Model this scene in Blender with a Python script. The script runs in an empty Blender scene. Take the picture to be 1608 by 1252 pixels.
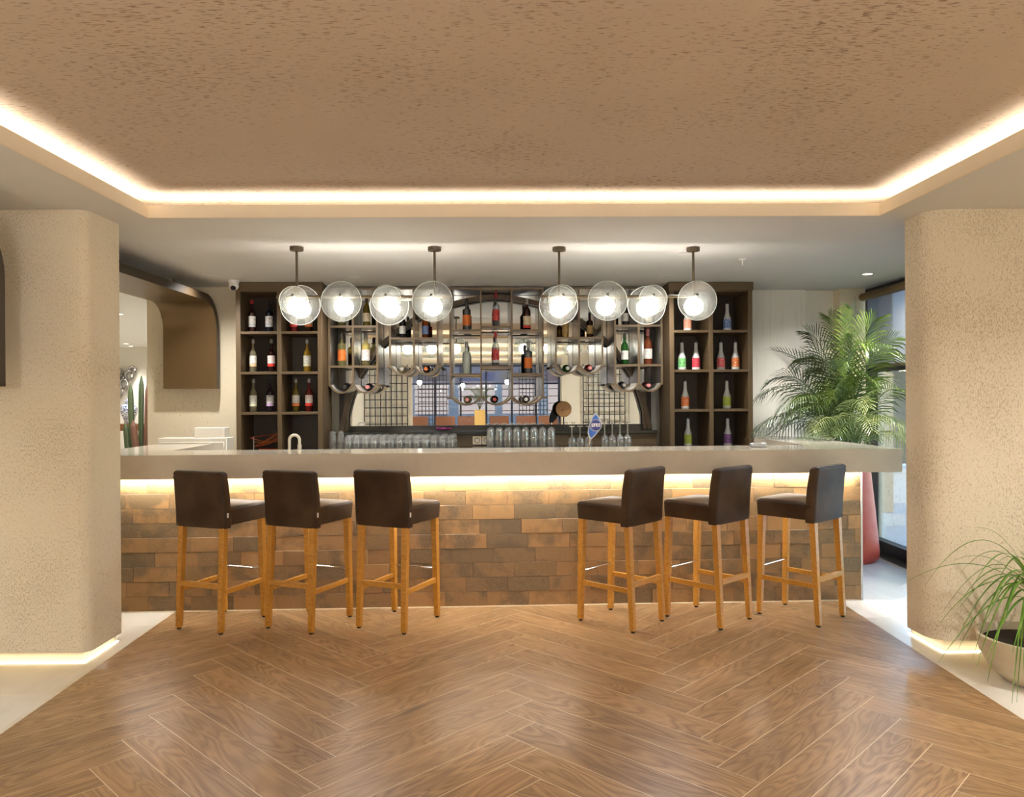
import bpy, bmesh, math, random
from mathutils import Vector, Matrix
random.seed(7)
S = bpy.context.scene
C = S.collection
PI = math.pi
R = math.radians

# ------------------------------------------------------------------ camera
cam = bpy.data.objects.new('camera', bpy.data.cameras.new('camera'))
C.objects.link(cam)
S.camera = cam
cam.data.sensor_fit = 'HORIZONTAL'
cam.data.sensor_width = 36
cam.data.lens = 27.256
cam.data.clip_start = .05
yaw, pitch, roll = .0132, -.0005, -.0063
fw = Vector((math.sin(yaw)*math.cos(pitch), math.cos(yaw)*math.cos(pitch), math.sin(pitch)))
rt = Vector((math.cos(yaw), -math.sin(yaw), 0))
up = rt.cross(fw)
r2 = rt*math.cos(roll)+up*math.sin(roll)
u2 = -rt*math.sin(roll)+up*math.cos(roll)
cam.matrix_world = Matrix(((r2.x, u2.x, -fw.x, 0), (r2.y, u2.y, -fw.y, 0), (r2.z, u2.z, -fw.z, 1.5), (0, 0, 0, 1)))

# ------------------------------------------------------------------ colour management, sky, exposure
S.view_settings.view_transform = 'Standard'
S.view_settings.look = 'None'
S.view_settings.gamma = 1
S.view_settings.use_curve_mapping = False
S.view_settings.exposure = 0.12
cy = S.cycles
cy.use_denoising = True
cy.max_bounces = 10
cy.diffuse_bounces = 5
cy.glossy_bounces = 5
cy.transmission_bounces = 8
cy.transparent_max_bounces = 24
cy.caustics_reflective = False
cy.caustics_refractive = False
cy.sample_clamp_indirect = 6
cy.sample_clamp_direct = 0

SKY_STRENGTH = 2.8
LIGHT = dict(cove=32.0, bar=150.0, plinth=6.5, globe=33.0, down=60.0, pend=940.0)

w = bpy.data.worlds.new('sky'); S.world = w
w.use_nodes = True
nt = w.node_tree
for n in list(nt.nodes): nt.nodes.remove(n)
sky = nt.nodes.new('ShaderNodeTexSky')
sky.sky_type = 'NISHITA'; sky.sun_disc = False; sky.sun_elevation = R(9); sky.sun_rotation = R(200)
bg = nt.nodes.new('ShaderNodeBackground'); bg.inputs[1].default_value = SKY_STRENGTH
wo = nt.nodes.new('ShaderNodeOutputWorld')
nt.links.new(sky.outputs[0], bg.inputs[0]); nt.links.new(bg.outputs[0], wo.inputs[0])

# ------------------------------------------------------------------ materials
def lin(c):
    return tuple((x/255/12.92) if x/255 <= .04045 else ((x/255+.055)/1.055)**2.4 for x in c[:3])+(1,)

class N:
    def __init__(s, name):
        s.m = bpy.data.materials.new(name); s.m.use_nodes = True
        s.t = s.m.node_tree; s.t.nodes.clear()
        s.out = s.t.nodes.new('ShaderNodeOutputMaterial')
    def n(s, kind, **kw):
        o = s.t.nodes.new('ShaderNode'+kind)
        for k, v in kw.items(): setattr(o, k, v)
        return o
    def l(s, a, b): s.t.links.new(a, b)
    def put(s, sock, v):
        if hasattr(v, 'is_output'): s.l(v, sock)
        else: sock.default_value = v
    def bsdf(s, **kw):
        b = s.n('BsdfPrincipled')
        for k, v in kw.items(): s.put(b.inputs[k], v)
        return b
    def fin(s, sh): s.l(sh, s.out.inputs[0]); return s.m
    def coord(s, scale=(1, 1, 1), rnd=False, which='Object'):
        tc = s.n('TexCoord'); mp = s.n('Mapping'); mp.inputs['Scale'].default_value = scale
        src = tc.outputs[which]
        if rnd:
            oi = s.n('ObjectInfo'); ml = s.n('VectorMath', operation='MULTIPLY_ADD')
            s.l(oi.outputs['Random'], ml.inputs[0]); ml.inputs[1].default_value = (37.1, 71.7, 13.3); s.l(src, ml.inputs[2])
            src = ml.outputs[0]
        s.l(src, mp.inputs[0]); return mp.outputs[0]
    def noise(s, vec, scale=1, detail=3, rough=.5, dist=0):
        o = s.n('TexNoise'); s.l(vec, o.inputs['Vector'])
        o.inputs['Scale'].default_value = scale; o.inputs['Detail'].default_value = detail
        o.inputs['Roughness'].default_value = rough; o.inputs['Distortion'].default_value = dist
        return o.outputs[0]
    def ramp(s, fac, *stops, interp='LINEAR'):
        o = s.n('ValToRGB'); e = o.color_ramp.elements; o.color_ramp.interpolation = interp
        while len(e) < len(stops): e.new(.5)
        for i, (p, c) in enumerate(stops):
            e[i].position = p; e[i].color = c if len(c) == 4 else lin(c)
        s.l(fac, o.inputs[0]); return o.outputs[0]
    def val(s, fac, a, b, lo=0., hi=1.):
        o = s.n('MapRange'); s.l(fac, o.inputs[0])
        o.inputs[1].default_value = a; o.inputs[2].default_value = b
        o.inputs[3].default_value = lo; o.inputs[4].default_value = hi
        return o.outputs[0]
    def mix(s, fac, a, b, mode='MIX'):
        o = s.n('Mix', data_type='RGBA', blend_type=mode)
        s.put(o.inputs[0], fac); s.put(o.inputs[6], a); s.put(o.inputs[7], b); return o.outputs[2]
    def math(s, op, a, b=0.):
        o = s.n('Math', operation=op); s.put(o.inputs[0], a); s.put(o.inputs[1], b); return o.outputs[0]
    def bump(s, h, strength=.3, dist=.01):
        o = s.n('Bump'); s.l(h, o.inputs['Height']); o.inputs['Strength'].default_value = strength; o.inputs['Distance'].default_value = dist
        return o.outputs[0]
    def rnd(s): return s.n('ObjectInfo').outputs['Random']

def plain(name, c, rough=.5, metal=0., coat=0., spec=.5, grain=0.):
    k = N(name); kw = {'Roughness': rough, 'Metallic': metal, 'Coat Weight': coat, 'Specular IOR Level': spec}
    col = lin(c)
    if grain:
        nz = k.noise(k.coord(), 40, 4)
        kw['Base Color'] = k.mix(k.val(nz, .3, .7, 0, grain), col, tuple(x*.6 for x in col[:3])+(1,))
    else: kw['Base Color'] = col
    return k.fin(k.bsdf(**kw).outputs[0])

def emit(name, c, s):
    k = N(name); e = k.n('Emission'); e.inputs[0].default_value = lin(c); e.inputs[1].default_value = s
    return k.fin(e.outputs[0])

def plaster(name, c, dark, scale, amount=.40, big=1.4, bump=.5, tone=.08, depth=.62):
    k = N(name); v = k.coord(scale)
    f = k.noise(v, 1, 2, .55)
    cl = k.noise(k.coord(), big, 2)
    thr = k.val(cl, .3, .7, amount-.07, amount+.05)
    pit = k.math('SUBTRACT', thr, f)
    m = k.val(pit, -.005, .035)
    fine = k.noise(k.coord(), 220, 2)
    base = k.mix(k.val(k.noise(k.coord(), 2.2, 3), .3, .7, 0, tone), lin(c), lin(dark))
    col = k.mix(k.math('MULTIPLY', m, depth), base, lin(dark))
    h = k.math('SUBTRACT', k.math('MULTIPLY', fine, .22), m)
    return k.fin(k.bsdf(**{'Base Color': col, 'Roughness': .9, 'Normal': k.bump(h, bump, .004), 'Specular IOR Level': .2}).outputs[0])

def wood(name, dark, mid, light, sx=1.6, sy=26, rough=.35, coat=0., vary=.5, knots=True, bumpy=.15):
    k = N(name)
    v = k.coord((sx, sy*.35, sy*.35), True)
    warp = k.noise(v, 1.0, 2, .5, .6)
    ring = k.math('FRACT', k.math('MULTIPLY', warp, 13.))
    ring = k.math('ABSOLUTE', k.math('SUBTRACT', ring, .5))
    fine = k.noise(k.coord((sx*2.2, sy*9, sy*9), True), 1, 3, .6)
    g = k.math('ADD', k.math('MULTIPLY', ring, .75), k.math('MULTIPLY', fine, .62))
    col = k.ramp(g, (.12, dark), (.42, mid), (.8, light))
    tone = k.noise(k.coord((1.2, 3.5, 3.5), True), 1, 2)
    col = k.mix(k.val(tone, .35, .7, 0, .45), col, lin(dark), 'MIX')
    col = k.mix(k.math('MULTIPLY', k.rnd(), vary), col, lin(light))
    if knots:
        kn = k.noise(k.coord((2.0, 9, 9), True), 1, 1)
        col = k.mix(k.val(kn, .70, .80, 0, .6), col, tuple(x*.5 for x in lin(dark)[:3])+(1,))
    return k.fin(k.bsdf(**{'Base Color': col, 'Roughness': k.val(g, 0, 1, rough+.08, rough-.05), 'Coat Weight': coat, 'Coat Roughness': .2,
                          'Normal': k.bump(g, bumpy, .002)}).outputs[0])

def thin_glass(name, tint=(1, 1, 1), refl=1.0, haze=0., rough=.02, speck=False):
    k = N(name)
    tr = k.n('BsdfTransparent'); tr.inputs[0].default_value = tint+(1,)
    gl = k.n('BsdfGlossy'); gl.inputs[0].default_value = (refl, refl, refl, 1); gl.inputs[1].default_value = rough
    lw = k.n('LayerWeight'); lw.inputs[0].default_value = .42
    mx = k.n('MixShader'); k.l(k.math('MINIMUM', k.math('ADD', k.math('MULTIPLY', lw.outputs[1], .9), .06), 1.), mx.inputs[0])
    k.l(tr.outputs[0], mx.inputs[1]); k.l(gl.outputs[0], mx.inputs[2])
    o = mx.outputs[0]
    if haze:
        df = k.n('BsdfDiffuse'); df.inputs[0].default_value = (.85, .87, .86, 1)
        tl = k.n('BsdfTranslucent'); tl.inputs[0].default_value = (.85, .87, .86, 1)
        a = k.n('MixShader'); a.inputs[0].default_value = .5; k.l(df.outputs[0], a.inputs[1]); k.l(tl.outputs[0], a.inputs[2])
        b = k.n('MixShader')
        if speck:
            nz = k.noise(k.coord(), 55, 4, .7)
            k.l(k.val(nz, .35, .75, haze*.6, haze*1.7), b.inputs[0])
        else: b.inputs[0].default_value = haze
        k.l(o, b.inputs[1]); k.l(a.outputs[0], b.inputs[2]); o = b.outputs[0]
    return k.fin(o)

def liquor(name, c, alpha=.5, rough=.04):
    """tinted bottle glass: glossy coat over a tint that lets part of the light through"""
    k = N(name)
    b = k.bsdf(**{'Base Color': lin(c), 'Roughness': rough, 'Specular IOR Level': .7})
    t = k.n('BsdfTransparent'); t.inputs[0].default_value = tuple(min(1, x*1.3+.08) for x in lin(c)[:3])+(1,)
    mx = k.n('MixShader'); mx.inputs[0].default_value = alpha
    k.l(t.outputs[0], mx.inputs[2]); k.l(b.outputs[0], mx.inputs[1])
    return k.fin(mx.outputs[0])

def label_mat(name, c, ink, amount=.56, scale=110, stripe=False):
    k = N(name)
    nz = k.noise(k.coord((1, 1, 1), True), scale, 2, .4)
    f = k.val(nz, amount, amount+.08, 0, .85)
    col = k.mix(f, lin(c), lin(ink))
    return k.fin(k.bsdf(**{'Base Color': col, 'Roughness': .55}).outputs[0])

def tile_brown():
    k = N('brown_porcelain')
    r = k.rnd()
    v = k.coord((1, 1, 1), True)
    patch = k.noise(v, 4.2, 3, .55)
    base = k.ramp(r, (0, (170, 128, 78)), (.3, (152, 113, 68)), (.6, (132, 99, 60)), (.85, (116, 90, 57)), (1, (92, 77, 54)))
    col = k.mix(k.val(patch, .49, .62, 0, .75), base, lin((66, 56, 42)))
    gr = k.noise(k.coord((150, 150, 330), True), 1, 3, .7)
    col = k.mix(k.val(gr, .35, .75, 0, .5), col, lin((188, 164, 130)))
    return k.fin(k.bsdf(**{'Base Color': col, 'Roughness': .42, 'Normal': k.bump(gr, .35, .002)}).outputs[0])

def stone(name, c, vein, rough=.2, scale=2.0, amt=.35, speck=0.):
    k = N(name)
    n1 = k.noise(k.coord((1, .35, 1), True), scale, 5, .6, 1.2)
    col = k.mix(k.val(n1, .42, .7, 0, amt), lin(c), lin(vein))
    if speck:
        sp = k.noise(k.coord(), 190, 2, .5)
        col = k.mix(k.val(sp, .58, .72, 0, speck), col, lin(vein))
    return k.fin(k.bsdf(**{'Base Color': col, 'Roughness': rough}).outputs[0])

def leather():
    k = N('brown_leather')
    nz = k.noise(k.coord(), 160, 3, .6)
    big = k.noise(k.coord((1, 1, 1), True), 5, 3)
    col = k.mix(k.val(big, .35, .7), lin((50, 35, 22)), lin((72, 53, 36)))
    return k.fin(k.bsdf(**{'Base Color': col, 'Roughness': .56, 'Specular IOR Level': .22, 'Normal': k.bump(nz, .22, .002)}).outputs[0])

def leaf_mat(name, c1, c2, trans=.35):
    k = N(name)
    nz = k.noise(k.coord((1, 1, 1), True), 6, 2)
    col = k.mix(k.val(nz, .3, .7), lin(c1), lin(c2))
    b = k.bsdf(**{'Base Color': col, 'Roughness': .4})
    t = k.n('BsdfTranslucent'); k.l(col, t.inputs[0])
    mx = k.n('MixShader'); mx.inputs[0].default_value = trans; k.l(b.outputs[0], mx.inputs[1]); k.l(t.outputs[0], mx.inputs[2])
    return k.fin(mx.outputs[0])

def porcelain_blue():
    k = N('blue_white_porcelain')
    nz = k.noise(k.coord(), 34, 3, .6, 1.5)
    return k.fin(k.bsdf(**{'Base Color': k.mix(k.val(nz, .46, .54), lin((232, 234, 236)), lin((52, 78, 136))), 'Roughness': .15}).outputs[0])

M = dict(
    pillar=plaster('pillar_plaster', (232, 219, 193), (184, 156, 116), (260, 260, 84), .41, 2.8, .8, .06, .55),
    wallp=plaster('wall_plaster', (230, 216, 188), (180, 156, 120), (95, 95, 26), .37, 1.8, .4, .06, .5),
    ceilp=plaster('ceiling_plaster', (192, 175, 156), (120, 96, 74), (26, 140, 140), .395, 1.3, .45, .10, .72),
    white=plain('white_ceiling_paint', (222, 220, 214), .8),
    cream=plain('cream_fascia_paint', (240, 226, 200), .7),
    wallpaper=plaster('beige_wallpaper', (236, 231, 218), (208, 198, 178), (90, 90, 2.0), .42, 2, .1, .05, .25),
    wood=wood('oak_porcelain_plank', (80, 56, 34), (146, 111, 74), (182, 146, 104), 1.3, 21, .30, .12, .28),
    grout=plain('pale_grout', (228, 212, 186), .7, grain=.2),
    tilef=stone('cream_marble_tile', (238, 232, 220), (204, 192, 172), .17, 1.7, .5),
    brick=tile_brown(),
    brickgrout=plain('brown_grout', (92, 74, 56), .85),
    slab=stone('beige_quartz', (212, 200, 180), (170, 154, 130), .12, 3, .18, .35),
    oak=wood('golden_oak', (156, 102, 32), (186, 130, 46), (206, 150, 64), 2.2, 30, .35, .2, .2, False, .08),
    leather=leather(),
    stitch=plain('dark_thread', (30, 22, 18), .7),
    steel=plain('polished_steel', (205, 205, 205), .15, 1.),
    chrome=plain('chrome', (225, 225, 228), .06, 1.),
    bronze=plain('bronze_paint', (94, 77, 54), .5, .1),
    lampbronze=plain('dark_lamp_bronze', (78, 66, 46), .45, .2),
    bronze2=plain('bronze_shelf_paint', (82, 65, 41), .5, .1),
    darkbrown=plain('dark_brown_panel', (50, 38, 22), .45, .1),
    brushed=plain('brushed_bronze_metal', (150, 144, 138), .26, .85),
    cradle=plain('pale_brushed_metal', (214, 206, 196), .28, .55),
    ribbon=plain('bronze_ribbon_metal', (110, 88, 58), .36, .6),
    black=plain('black_metal', (18, 18, 20), .35, .3),
    rubber=plain('black_rubber', (14, 13, 12), .6),
    mirror=plain('mirror_silver', (222, 226, 226), .004, 1.),
    darkstone=plain('dark_green_stone', (46, 46, 40), .12),
    whiteplastic=plain('white_plastic', (232, 230, 226), .35),
    ivory=plain('ivory_enamel', (230, 222, 206), .25),
    disc=thin_glass('seeded_disc_glass', (.86, .89, .88), .9, .095, .08, True),
    rim=leaf_mat('ground_glass_edge', (246, 248, 244), (236, 240, 236), .7),
    tumbler=thin_glass('clear_glass', (.985, .99, .985), 1.0, .10),
    pane=thin_glass('window_glass', (.80, .86, .93), .9),
    rearpane=thin_glass('tinted_rear_glass', (.42, .42, .46), .9),
    terracotta=stone('red_terracotta', (180, 58, 34), (196, 104, 76), .45, 5, .4, .2),
    soil=plain('dark_soil', (34, 24, 17), .95, grain=.6),
    potstone=stone('cream_stone', (214, 200, 174), (176, 160, 134), .7, 5, .35, .3),
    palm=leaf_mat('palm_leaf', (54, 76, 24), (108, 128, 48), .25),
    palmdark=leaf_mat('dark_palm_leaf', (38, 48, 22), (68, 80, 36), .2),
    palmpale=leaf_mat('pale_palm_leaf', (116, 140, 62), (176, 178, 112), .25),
    pony=leaf_mat('ponytail_leaf', (70, 116, 34), (132, 172, 70)),
    bark=plain('grey_brown_bark', (112, 96, 72), .9, grain=.7),
    cactus=plain('cactus_skin', (58, 68, 38), .6, grain=.5),
    cactusred=plain('reddish_cactus_skin', (96, 62, 44), .6, grain=.5),
    jar=porcelain_blue(),
    tablewood=wood('walnut', (92, 52, 22), (126, 76, 34), (150, 98, 50), 3, 24, .35, .1, .2, False),
    tan=plain('tan_leather', (140, 88, 56), .5),
    cane=plain('yellow_planter', (206, 168, 96), .5),
    blind=thin_glass('grey_blind_mesh', (.50, .48, .56), .05, .16, .5),
    bluepane=thin_glass('blue_blind_mesh', (.30, .28, .34), .1, .18, .4),
    outdoor=plain('outdoor_tile', (206, 204, 200), .6, grain=.2),
    outwall=plaster('outdoor_plaster', (186, 166, 136), (122, 104, 80), (60, 60, 14), .38, 1.2, .5),
    hedge=leaf_mat('hedge_leaf', (8, 18, 17), (20, 34, 28), .05),
    orangewire=plain('orange_wire', (206, 110, 46), .5),
    redwire=plain('red_wire', (170, 50, 24), .5),
    purple=plain('purple_petal', (128, 34, 92), .6),
    corkwood=plain('cork_board', (160, 118, 72), .7, grain=.5),
    blue=plain('blue_enamel', (38, 88, 176), .3),
    navy=plain('navy_enamel', (32, 44, 120), .3),
    frameblue=plain('slate_window_frame', (58, 64, 88), .5),
    silver=plain('silver_edge', (206, 210, 214), .2, .6),
    letter=plain('white_lettering', (240, 240, 240), .4),
    flatblack=plain('matt_black', (24, 22, 20), .6),
    L_cove=emit('cove_led', (255, 246, 232), LIGHT['cove']),
    L_bar=emit('bar_led', (255, 250, 238), LIGHT['bar']),
    L_plinth=emit('plinth_led', (255, 242, 206), LIGHT['plinth']),
    L_globe=emit('opal_globe', (255, 247, 235), LIGHT['globe']),
    L_pend=emit('warm_bulb', (255, 252, 250), LIGHT['pend']),
    L_down=emit('downlight_lens', (255, 236, 206), 6.0),
    L_shop=emit('lit_shop_window', (255, 240, 222), 4.5),
)

# ------------------------------------------------------------------ mesh helpers
def B(): return bmesh.new()
def box(bm, x0, x1, y0, y1, z0, z1, bev=0, seg=1):
    v = [bm.verts.new(p) for p in ((x0, y0, z0), (x1, y0, z0), (x1, y1, z0), (x0, y1, z0), (x0, y0, z1), (x1, y0, z1), (x1, y1, z1), (x0, y1, z1))]
    fs = [bm.faces.new([v[i] for i in f]) for f in ((3, 2, 1, 0), (4, 5, 6, 7), (0, 1, 5, 4), (1, 2, 6, 5), (2, 3, 7, 6), (3, 0, 4, 7))]
    if bev:
        es = list({e for f in fs for e in f.edges})
        bmesh.ops.bevel(bm, geom=es, offset=bev, segments=seg, affect='EDGES', profile=.5)
    return v
def prism(bm, pts, z0, z1, axis='Z'):
    def q(p, z):
        return (p[0], p[1], z) if axis == 'Z' else ((p[0], z, p[1]) if axis == 'Y' else (z, p[0], p[1]))
    a = [bm.verts.new(q(p, z0)) for p in pts]; b = [bm.verts.new(q(p, z1)) for p in pts]
    n = len(pts)
    bm.faces.new(a[::-1]); bm.faces.new(b)
    for i in range(n): bm.faces.new((a[i], a[(i+1) % n], b[(i+1) % n], b[i]))
def lathe(bm, prof, n=16, c=(0, 0, 0), axis='Z'):
    rings = []
    for r, z in prof:
        if r < 1e-6:
            p = (0, 0, z)
            rings.append([bm.verts.new(tr(p, c, axis))])
        else:
            rings.append([bm.verts.new(tr((r*math.cos(2*PI*i/n), r*math.sin(2*PI*i/n), z), c, axis)) for i in range(n)])
    for a, b in zip(rings, rings[1:]):
        if len(a) == 1 and len(b) == 1: continue
        for i in range(n):
            j = (i+1) % n
            if len(a) == 1: bm.faces.new((a[0], b[j], b[i]))
            elif len(b) == 1: bm.faces.new((a[i], a[j], b[0]))
            else: bm.faces.new((a[i], a[j], b[j], b[i]))
def tr(p, c, axis):
    x, y, z = p
    if axis == 'Y': x, y, z = x, z, -y
    if axis == 'X': x, y, z = z, y, -x
    return (x+c[0], y+c[1], z+c[2])
def tube(bm, pts, r, n=8, cap=True):
    pts = [Vector(p) for p in pts]
    rs = r if isinstance(r, (list, tuple)) else [r]*len(pts)
    rings = []; ref = None
    for i, p in enumerate(pts):
        t = (pts[min(i+1, len(pts)-1)]-pts[max(i-1, 0)]).normalized()
        if ref is None: ref = t.orthogonal().normalized()
        ref = (ref-t*ref.dot(t)).normalized()
        s = t.cross(ref)
        rings.append([bm.verts.new(p+(ref*math.cos(2*PI*k/n)+s*math.sin(2*PI*k/n))*rs[i]) for k in range(n)])
    for a, b in zip(rings, rings[1:]):
        for i in range(n): bm.faces.new((a[i], a[(i+1) % n], b[(i+1) % n], b[i]))
    if cap: bm.faces.new(rings[0][::-1]); bm.faces.new(rings[-1])
def sphere(bm, c, r, n=16, m=10, sz=1.):
    lathe(bm, [(r*math.sin(PI*i/m), -r*sz*math.cos(PI*i/m)) for i in range(m+1)], n, c)

BARF = []        # top-level objects of the bar, which stands turned by 1.5 degrees to the room
def fin(name, bm, mat, parent=None, smooth=True, kind=None, label=None, cat=None, group=None, bar=False, loc=None, rz=0):
    me = bpy.data.meshes.new(name)
    bmesh.ops.recalc_face_normals(bm, faces=bm.faces)
    bm.to_mesh(me); bm.free()
    if smooth:
        me.polygons.foreach_set('use_smooth', [True]*len(me.polygons)); me.set_sharp_from_angle(angle=R(38))
    for m in (mat if isinstance(mat, (list, tuple)) else [mat]): me.materials.append(m)
    o = bpy.data.objects.new(name, me); C.objects.link(o)
    if parent: o.parent = parent
    if loc: o.location = loc
    if rz: o.rotation_euler.z = rz
    meta(o, label, cat, group, kind)
    if bar: BARF.append(o)
    return o
def meta(o, label=None, cat=None, group=None, kind=None):
    for k, v in (('label', label), ('category', cat), ('group', group), ('kind', kind)):
        if v: o[k] = v
    return o
def root(name, loc, label, cat, group=None, bar=False, rz=0):
    o = bpy.data.objects.new(name, None); C.objects.link(o); o.location = loc; o.rotation_euler.z = rz
    o.empty_display_size = .1
    if bar: BARF.append(o)
    return meta(o, label, cat, group)
def kids(o): return [c for c in o.children]
def dup(o, loc=None, rz=None, label=None, group=None, parent=None, bar=False):
    c = o.copy(); C.objects.link(c)
    if parent: c.parent = parent
    if loc is not None: c.location = loc
    if rz is not None: c.rotation_euler.z = rz
    if label: c['label'] = label
    if group: c['group'] = group
    for ch in kids(o): dup(ch, parent=c)
    if bar: BARF.append(c)
    return c
def bx(name, mat, dims, parent=None, bev=0, seg=1, **kw):
    bm = B(); box(bm, *dims, bev=bev, seg=seg)
    return fin(name, bm, mat, parent, smooth=bev > 0, **kw)
def share(name, mesh, parent, loc=(0, 0, 0), rz=0):
    o = bpy.data.objects.new(name, mesh); C.objects.link(o); o.parent = parent; o.location = loc; o.rotation_euler.z = rz
    return o

HC = 2.543   # soffit height

# ------------------------------------------------------------------ floor
def clip(poly, nx, ny, c):       # keep nx*x+ny*y <= c
    out = []
    for i, p in enumerate(poly):
        q = poly[(i+1) % len(poly)]
        dp = nx*p[0]+ny*p[1]-c; dq = nx*q[0]+ny*q[1]-c
        if dp <= 0: out.append(p)
        if dp*dq < 0:
            t = dp/(dp-dq); out.append((p[0]+(q[0]-p[0])*t, p[1]+(q[1]-p[1])*t))
    return out
def area(p): return .5*abs(sum(p[i][0]*p[(i+1) % len(p)][1]-p[(i+1) % len(p)][0]*p[i][1] for i in range(len(p))))

floor = bx('floor', M['grout'], (-8.7, 3.75, -9.2, 15.4, -.06, -.0005), kind='structure')
PW, PL, GAP = .1879, 1.2033, .0036
A0, B0 = -1.690, 3.182
LL = PL/2**.5; ST = PW*2**.5
LFT = (-1, -.0277, 2.267-.0277*3.518)      # border lines of the wood field
RGT = (1, -.0264, 2.399-.0264*3.544)
def plank(poly, ang, org):
    for cl in (LFT, RGT, (0, -1, -.2), (0, 1, 5.72)): 
        poly = clip(poly, *cl)
        if len(poly) < 3: return
    if area(poly) < .004: return
    ca, sa = math.cos(-ang), math.sin(-ang)
    loc = [((x-org[0])*ca-(y-org[1])*sa, (x-org[0])*sa+(y-org[1])*ca) for x, y in poly]
    bm = B(); prism(bm, loc, -.006, 0)
    o = fin('plank', bm, M['wood'], floor, smooth=False); o.location = (org[0], org[1], 0); o.rotation_euler.z = ang
h = 2**-.5
for j in range(-2, 6):
    x0 = A0+j*LL
    for k in range(-16, 16):
        g = GAP/2
        if j % 2 == 0:
            p = (x0, B0+k*ST); d = (h, -h); n = (h, h); ang = -PI/4
        else:
            p = (x0, B0-LL+k*ST); d = (h, h); n = (h, -h); ang = PI/4
        pt = lambda a, b: (p[0]+d[0]*a+n[0]*b, p[1]+d[1]*a+n[1]*b)
        plank([pt(g, g), pt(PL-g, g), pt(PL-g, PW-g), pt(g, PW-g)], ang, pt(0, PW/2))
# cream tiles left and right of the wood and round the bar
def tiles(x0, x1, y0, y1, tx, ty, ox, cls):
    nx0 = math.floor((x0-ox)/tx)
    x = ox+nx0*tx
    while x < x1:
        y = y0
        while y < y1:
            poly = [(max(x, x0)+.001, y+.001), (min(x+tx, x1)-.001, y+.001), (min(x+tx, x1)-.001, min(y+ty, y1)-.001), (max(x, x0)+.001, min(y+ty, y1)-.001)]
            for cl in cls:
                poly = clip(poly, *cl)
                if len(poly) < 3: break
            if len(poly) >= 3 and area(poly) > .005:
                cx = sum(p[0] for p in poly)/len(poly); cyy = sum(p[1] for p in poly)/len(poly)
                bm = B(); prism(bm, [(a-cx, b-cyy) for a, b in poly], -.006, 0)
                fin('tile', bm, M['tilef'], floor, smooth=False, loc=(cx, cyy, 0))
            y += ty
        x += tx
inv = lambda c: (-c[0], -c[1], -c[2]-.003)
tiles(-4.1, -2.2, 1.6, 7.0, .6, 1.2, -4.1, [inv(LFT)])
tiles(-8.5, -4.1, 1.6, 7.0, 1.1, 1.2, -8.5, [])
tiles(2.25, 3.58, 1.6, 7.5, .6, 1.2, 2.25, [inv(RGT)])
tiles(-8.5, -2.9, 7.0, 15.3, 1.2, 1.2, -8.5, [])

# ------------------------------------------------------------------ ceiling with lit coves
ceil = bpy.data.objects.new('ceiling', None); C.objects.link(ceil); ceil['kind'] = 'structure'; ceil.location = (0, 0, HC)
XL, XR = -2.014, 2.192
BAYS = [(1.76, 4.456), (-1.5, 1.1), (-4.4, -2.1), (-7.6, -5.0)]
def slab_piece(x0, x1, y0, y1): bx('soffit_panel', M['white'], (x0, x1, y0, y1, 0, .03), ceil)
FT = .012
slab_piece(-8.7, XL-FT, -9.2, 15.4); slab_piece(XR+FT, 3.75, -9.2, 15.4)
ys = [15.4]
for a, b in BAYS: slab_piece(XL-FT, XR+FT, b+FT, ys[-1]); ys.append(a-FT)
slab_piece(XL-FT, XR+FT, -9.2, ys[-1])
ys = [b for b in BAYS]
for a, b in BAYS:
    t = .012
    for d in ((XL-t, XR+t, b, b+t, 0, .072), (XL-t, XR+t, a-t, a, 0, .072), (XL-t, XL, a, b, 0, .072), (XR, XR+t, a, b, 0, .072)):
        bx('fascia', M['cream'], (d[0], d[1], d[2], d[3], 0, d[5]), ceil)
    bx('ceiling_panel', M['ceilp'] if b > 4 else M['white'], (XL-.42, XR+.42, a-.42, b+.42, .135, .165), ceil)
    for d in ((XL-.4, XR+.4, b+.38, b+.4), (XL-.4, XR+.4, a-.4, a-.38), (XL-.4, XL-.38, a-.38, b+.38), (XR+.38, XR+.4, a-.38, b+.38)):
        bx('cove_back', M['cream'], (*d, .03, .135), ceil)
    e = .05
    for d in ((XL-.1, XR+.1, b+e, b+e+.02), (XL-.1, XR+.1, a-e-.02, a-e), (XL-e-.02, XL-e, a, b), (XR+e, XR+e+.02, a, b)):
        bx('light_strip', M['L_cove'], (*d, .045, .055), ceil)

# ------------------------------------------------------------------ walls, pillars
def rounded(x0, x1, y0, y1, r, n=8, corners=(1, 1, 1, 1)):
    out = []
    for (cx, cyy, a0), on in zip(((x0+r, y0+r, PI), (x1-r, y0+r, 1.5*PI), (x1-r, y1-r, 0), (x0+r, y1-r, PI/2)), corners):
        if on: out += [(cx+r*math.cos(a0+PI/2*i/n), cyy+r*math.sin(a0+PI/2*i/n)) for i in range(n+1)]
        else:
            out.append((x0 if cx < (x0+x1)/2 else x1, y0 if cyy < (y0+y1)/2 else y1))
    return out
def pillar(poly, plinth, strips):
    bm = B(); prism(bm, poly, .128, HC-.001)
    p = fin('pillar', bm, M['pillar'], kind='structure')
    bx('plinth', M['cream'], plinth, p)
    for s in strips: bx('light_strip', M['L_plinth'], s, p)
    return p
pillar(rounded(-3.5, -2.255, 4.25, 4.61, .06, 6, (0, 1, 0, 0)), (-3.4, -2.425, 4.50, 4.88, 0, .13),
       [(-3.4, -2.39, 4.47, 4.484, .0005, .006), (-2.410, -2.396, 4.484, 4.86, .0005, .006)])
pillar(rounded(2.395, 3.60, 4.295, 4.565, .13, 8, (1, 0, 0, 0)), (2.585, 3.5, 4.515, 4.88, 0, .13),
       [(2.556, 3.5, 4.485, 4.497, .0005, .006), (2.556, 2.568, 4.497, 4.86, .0005, .006)])
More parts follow.
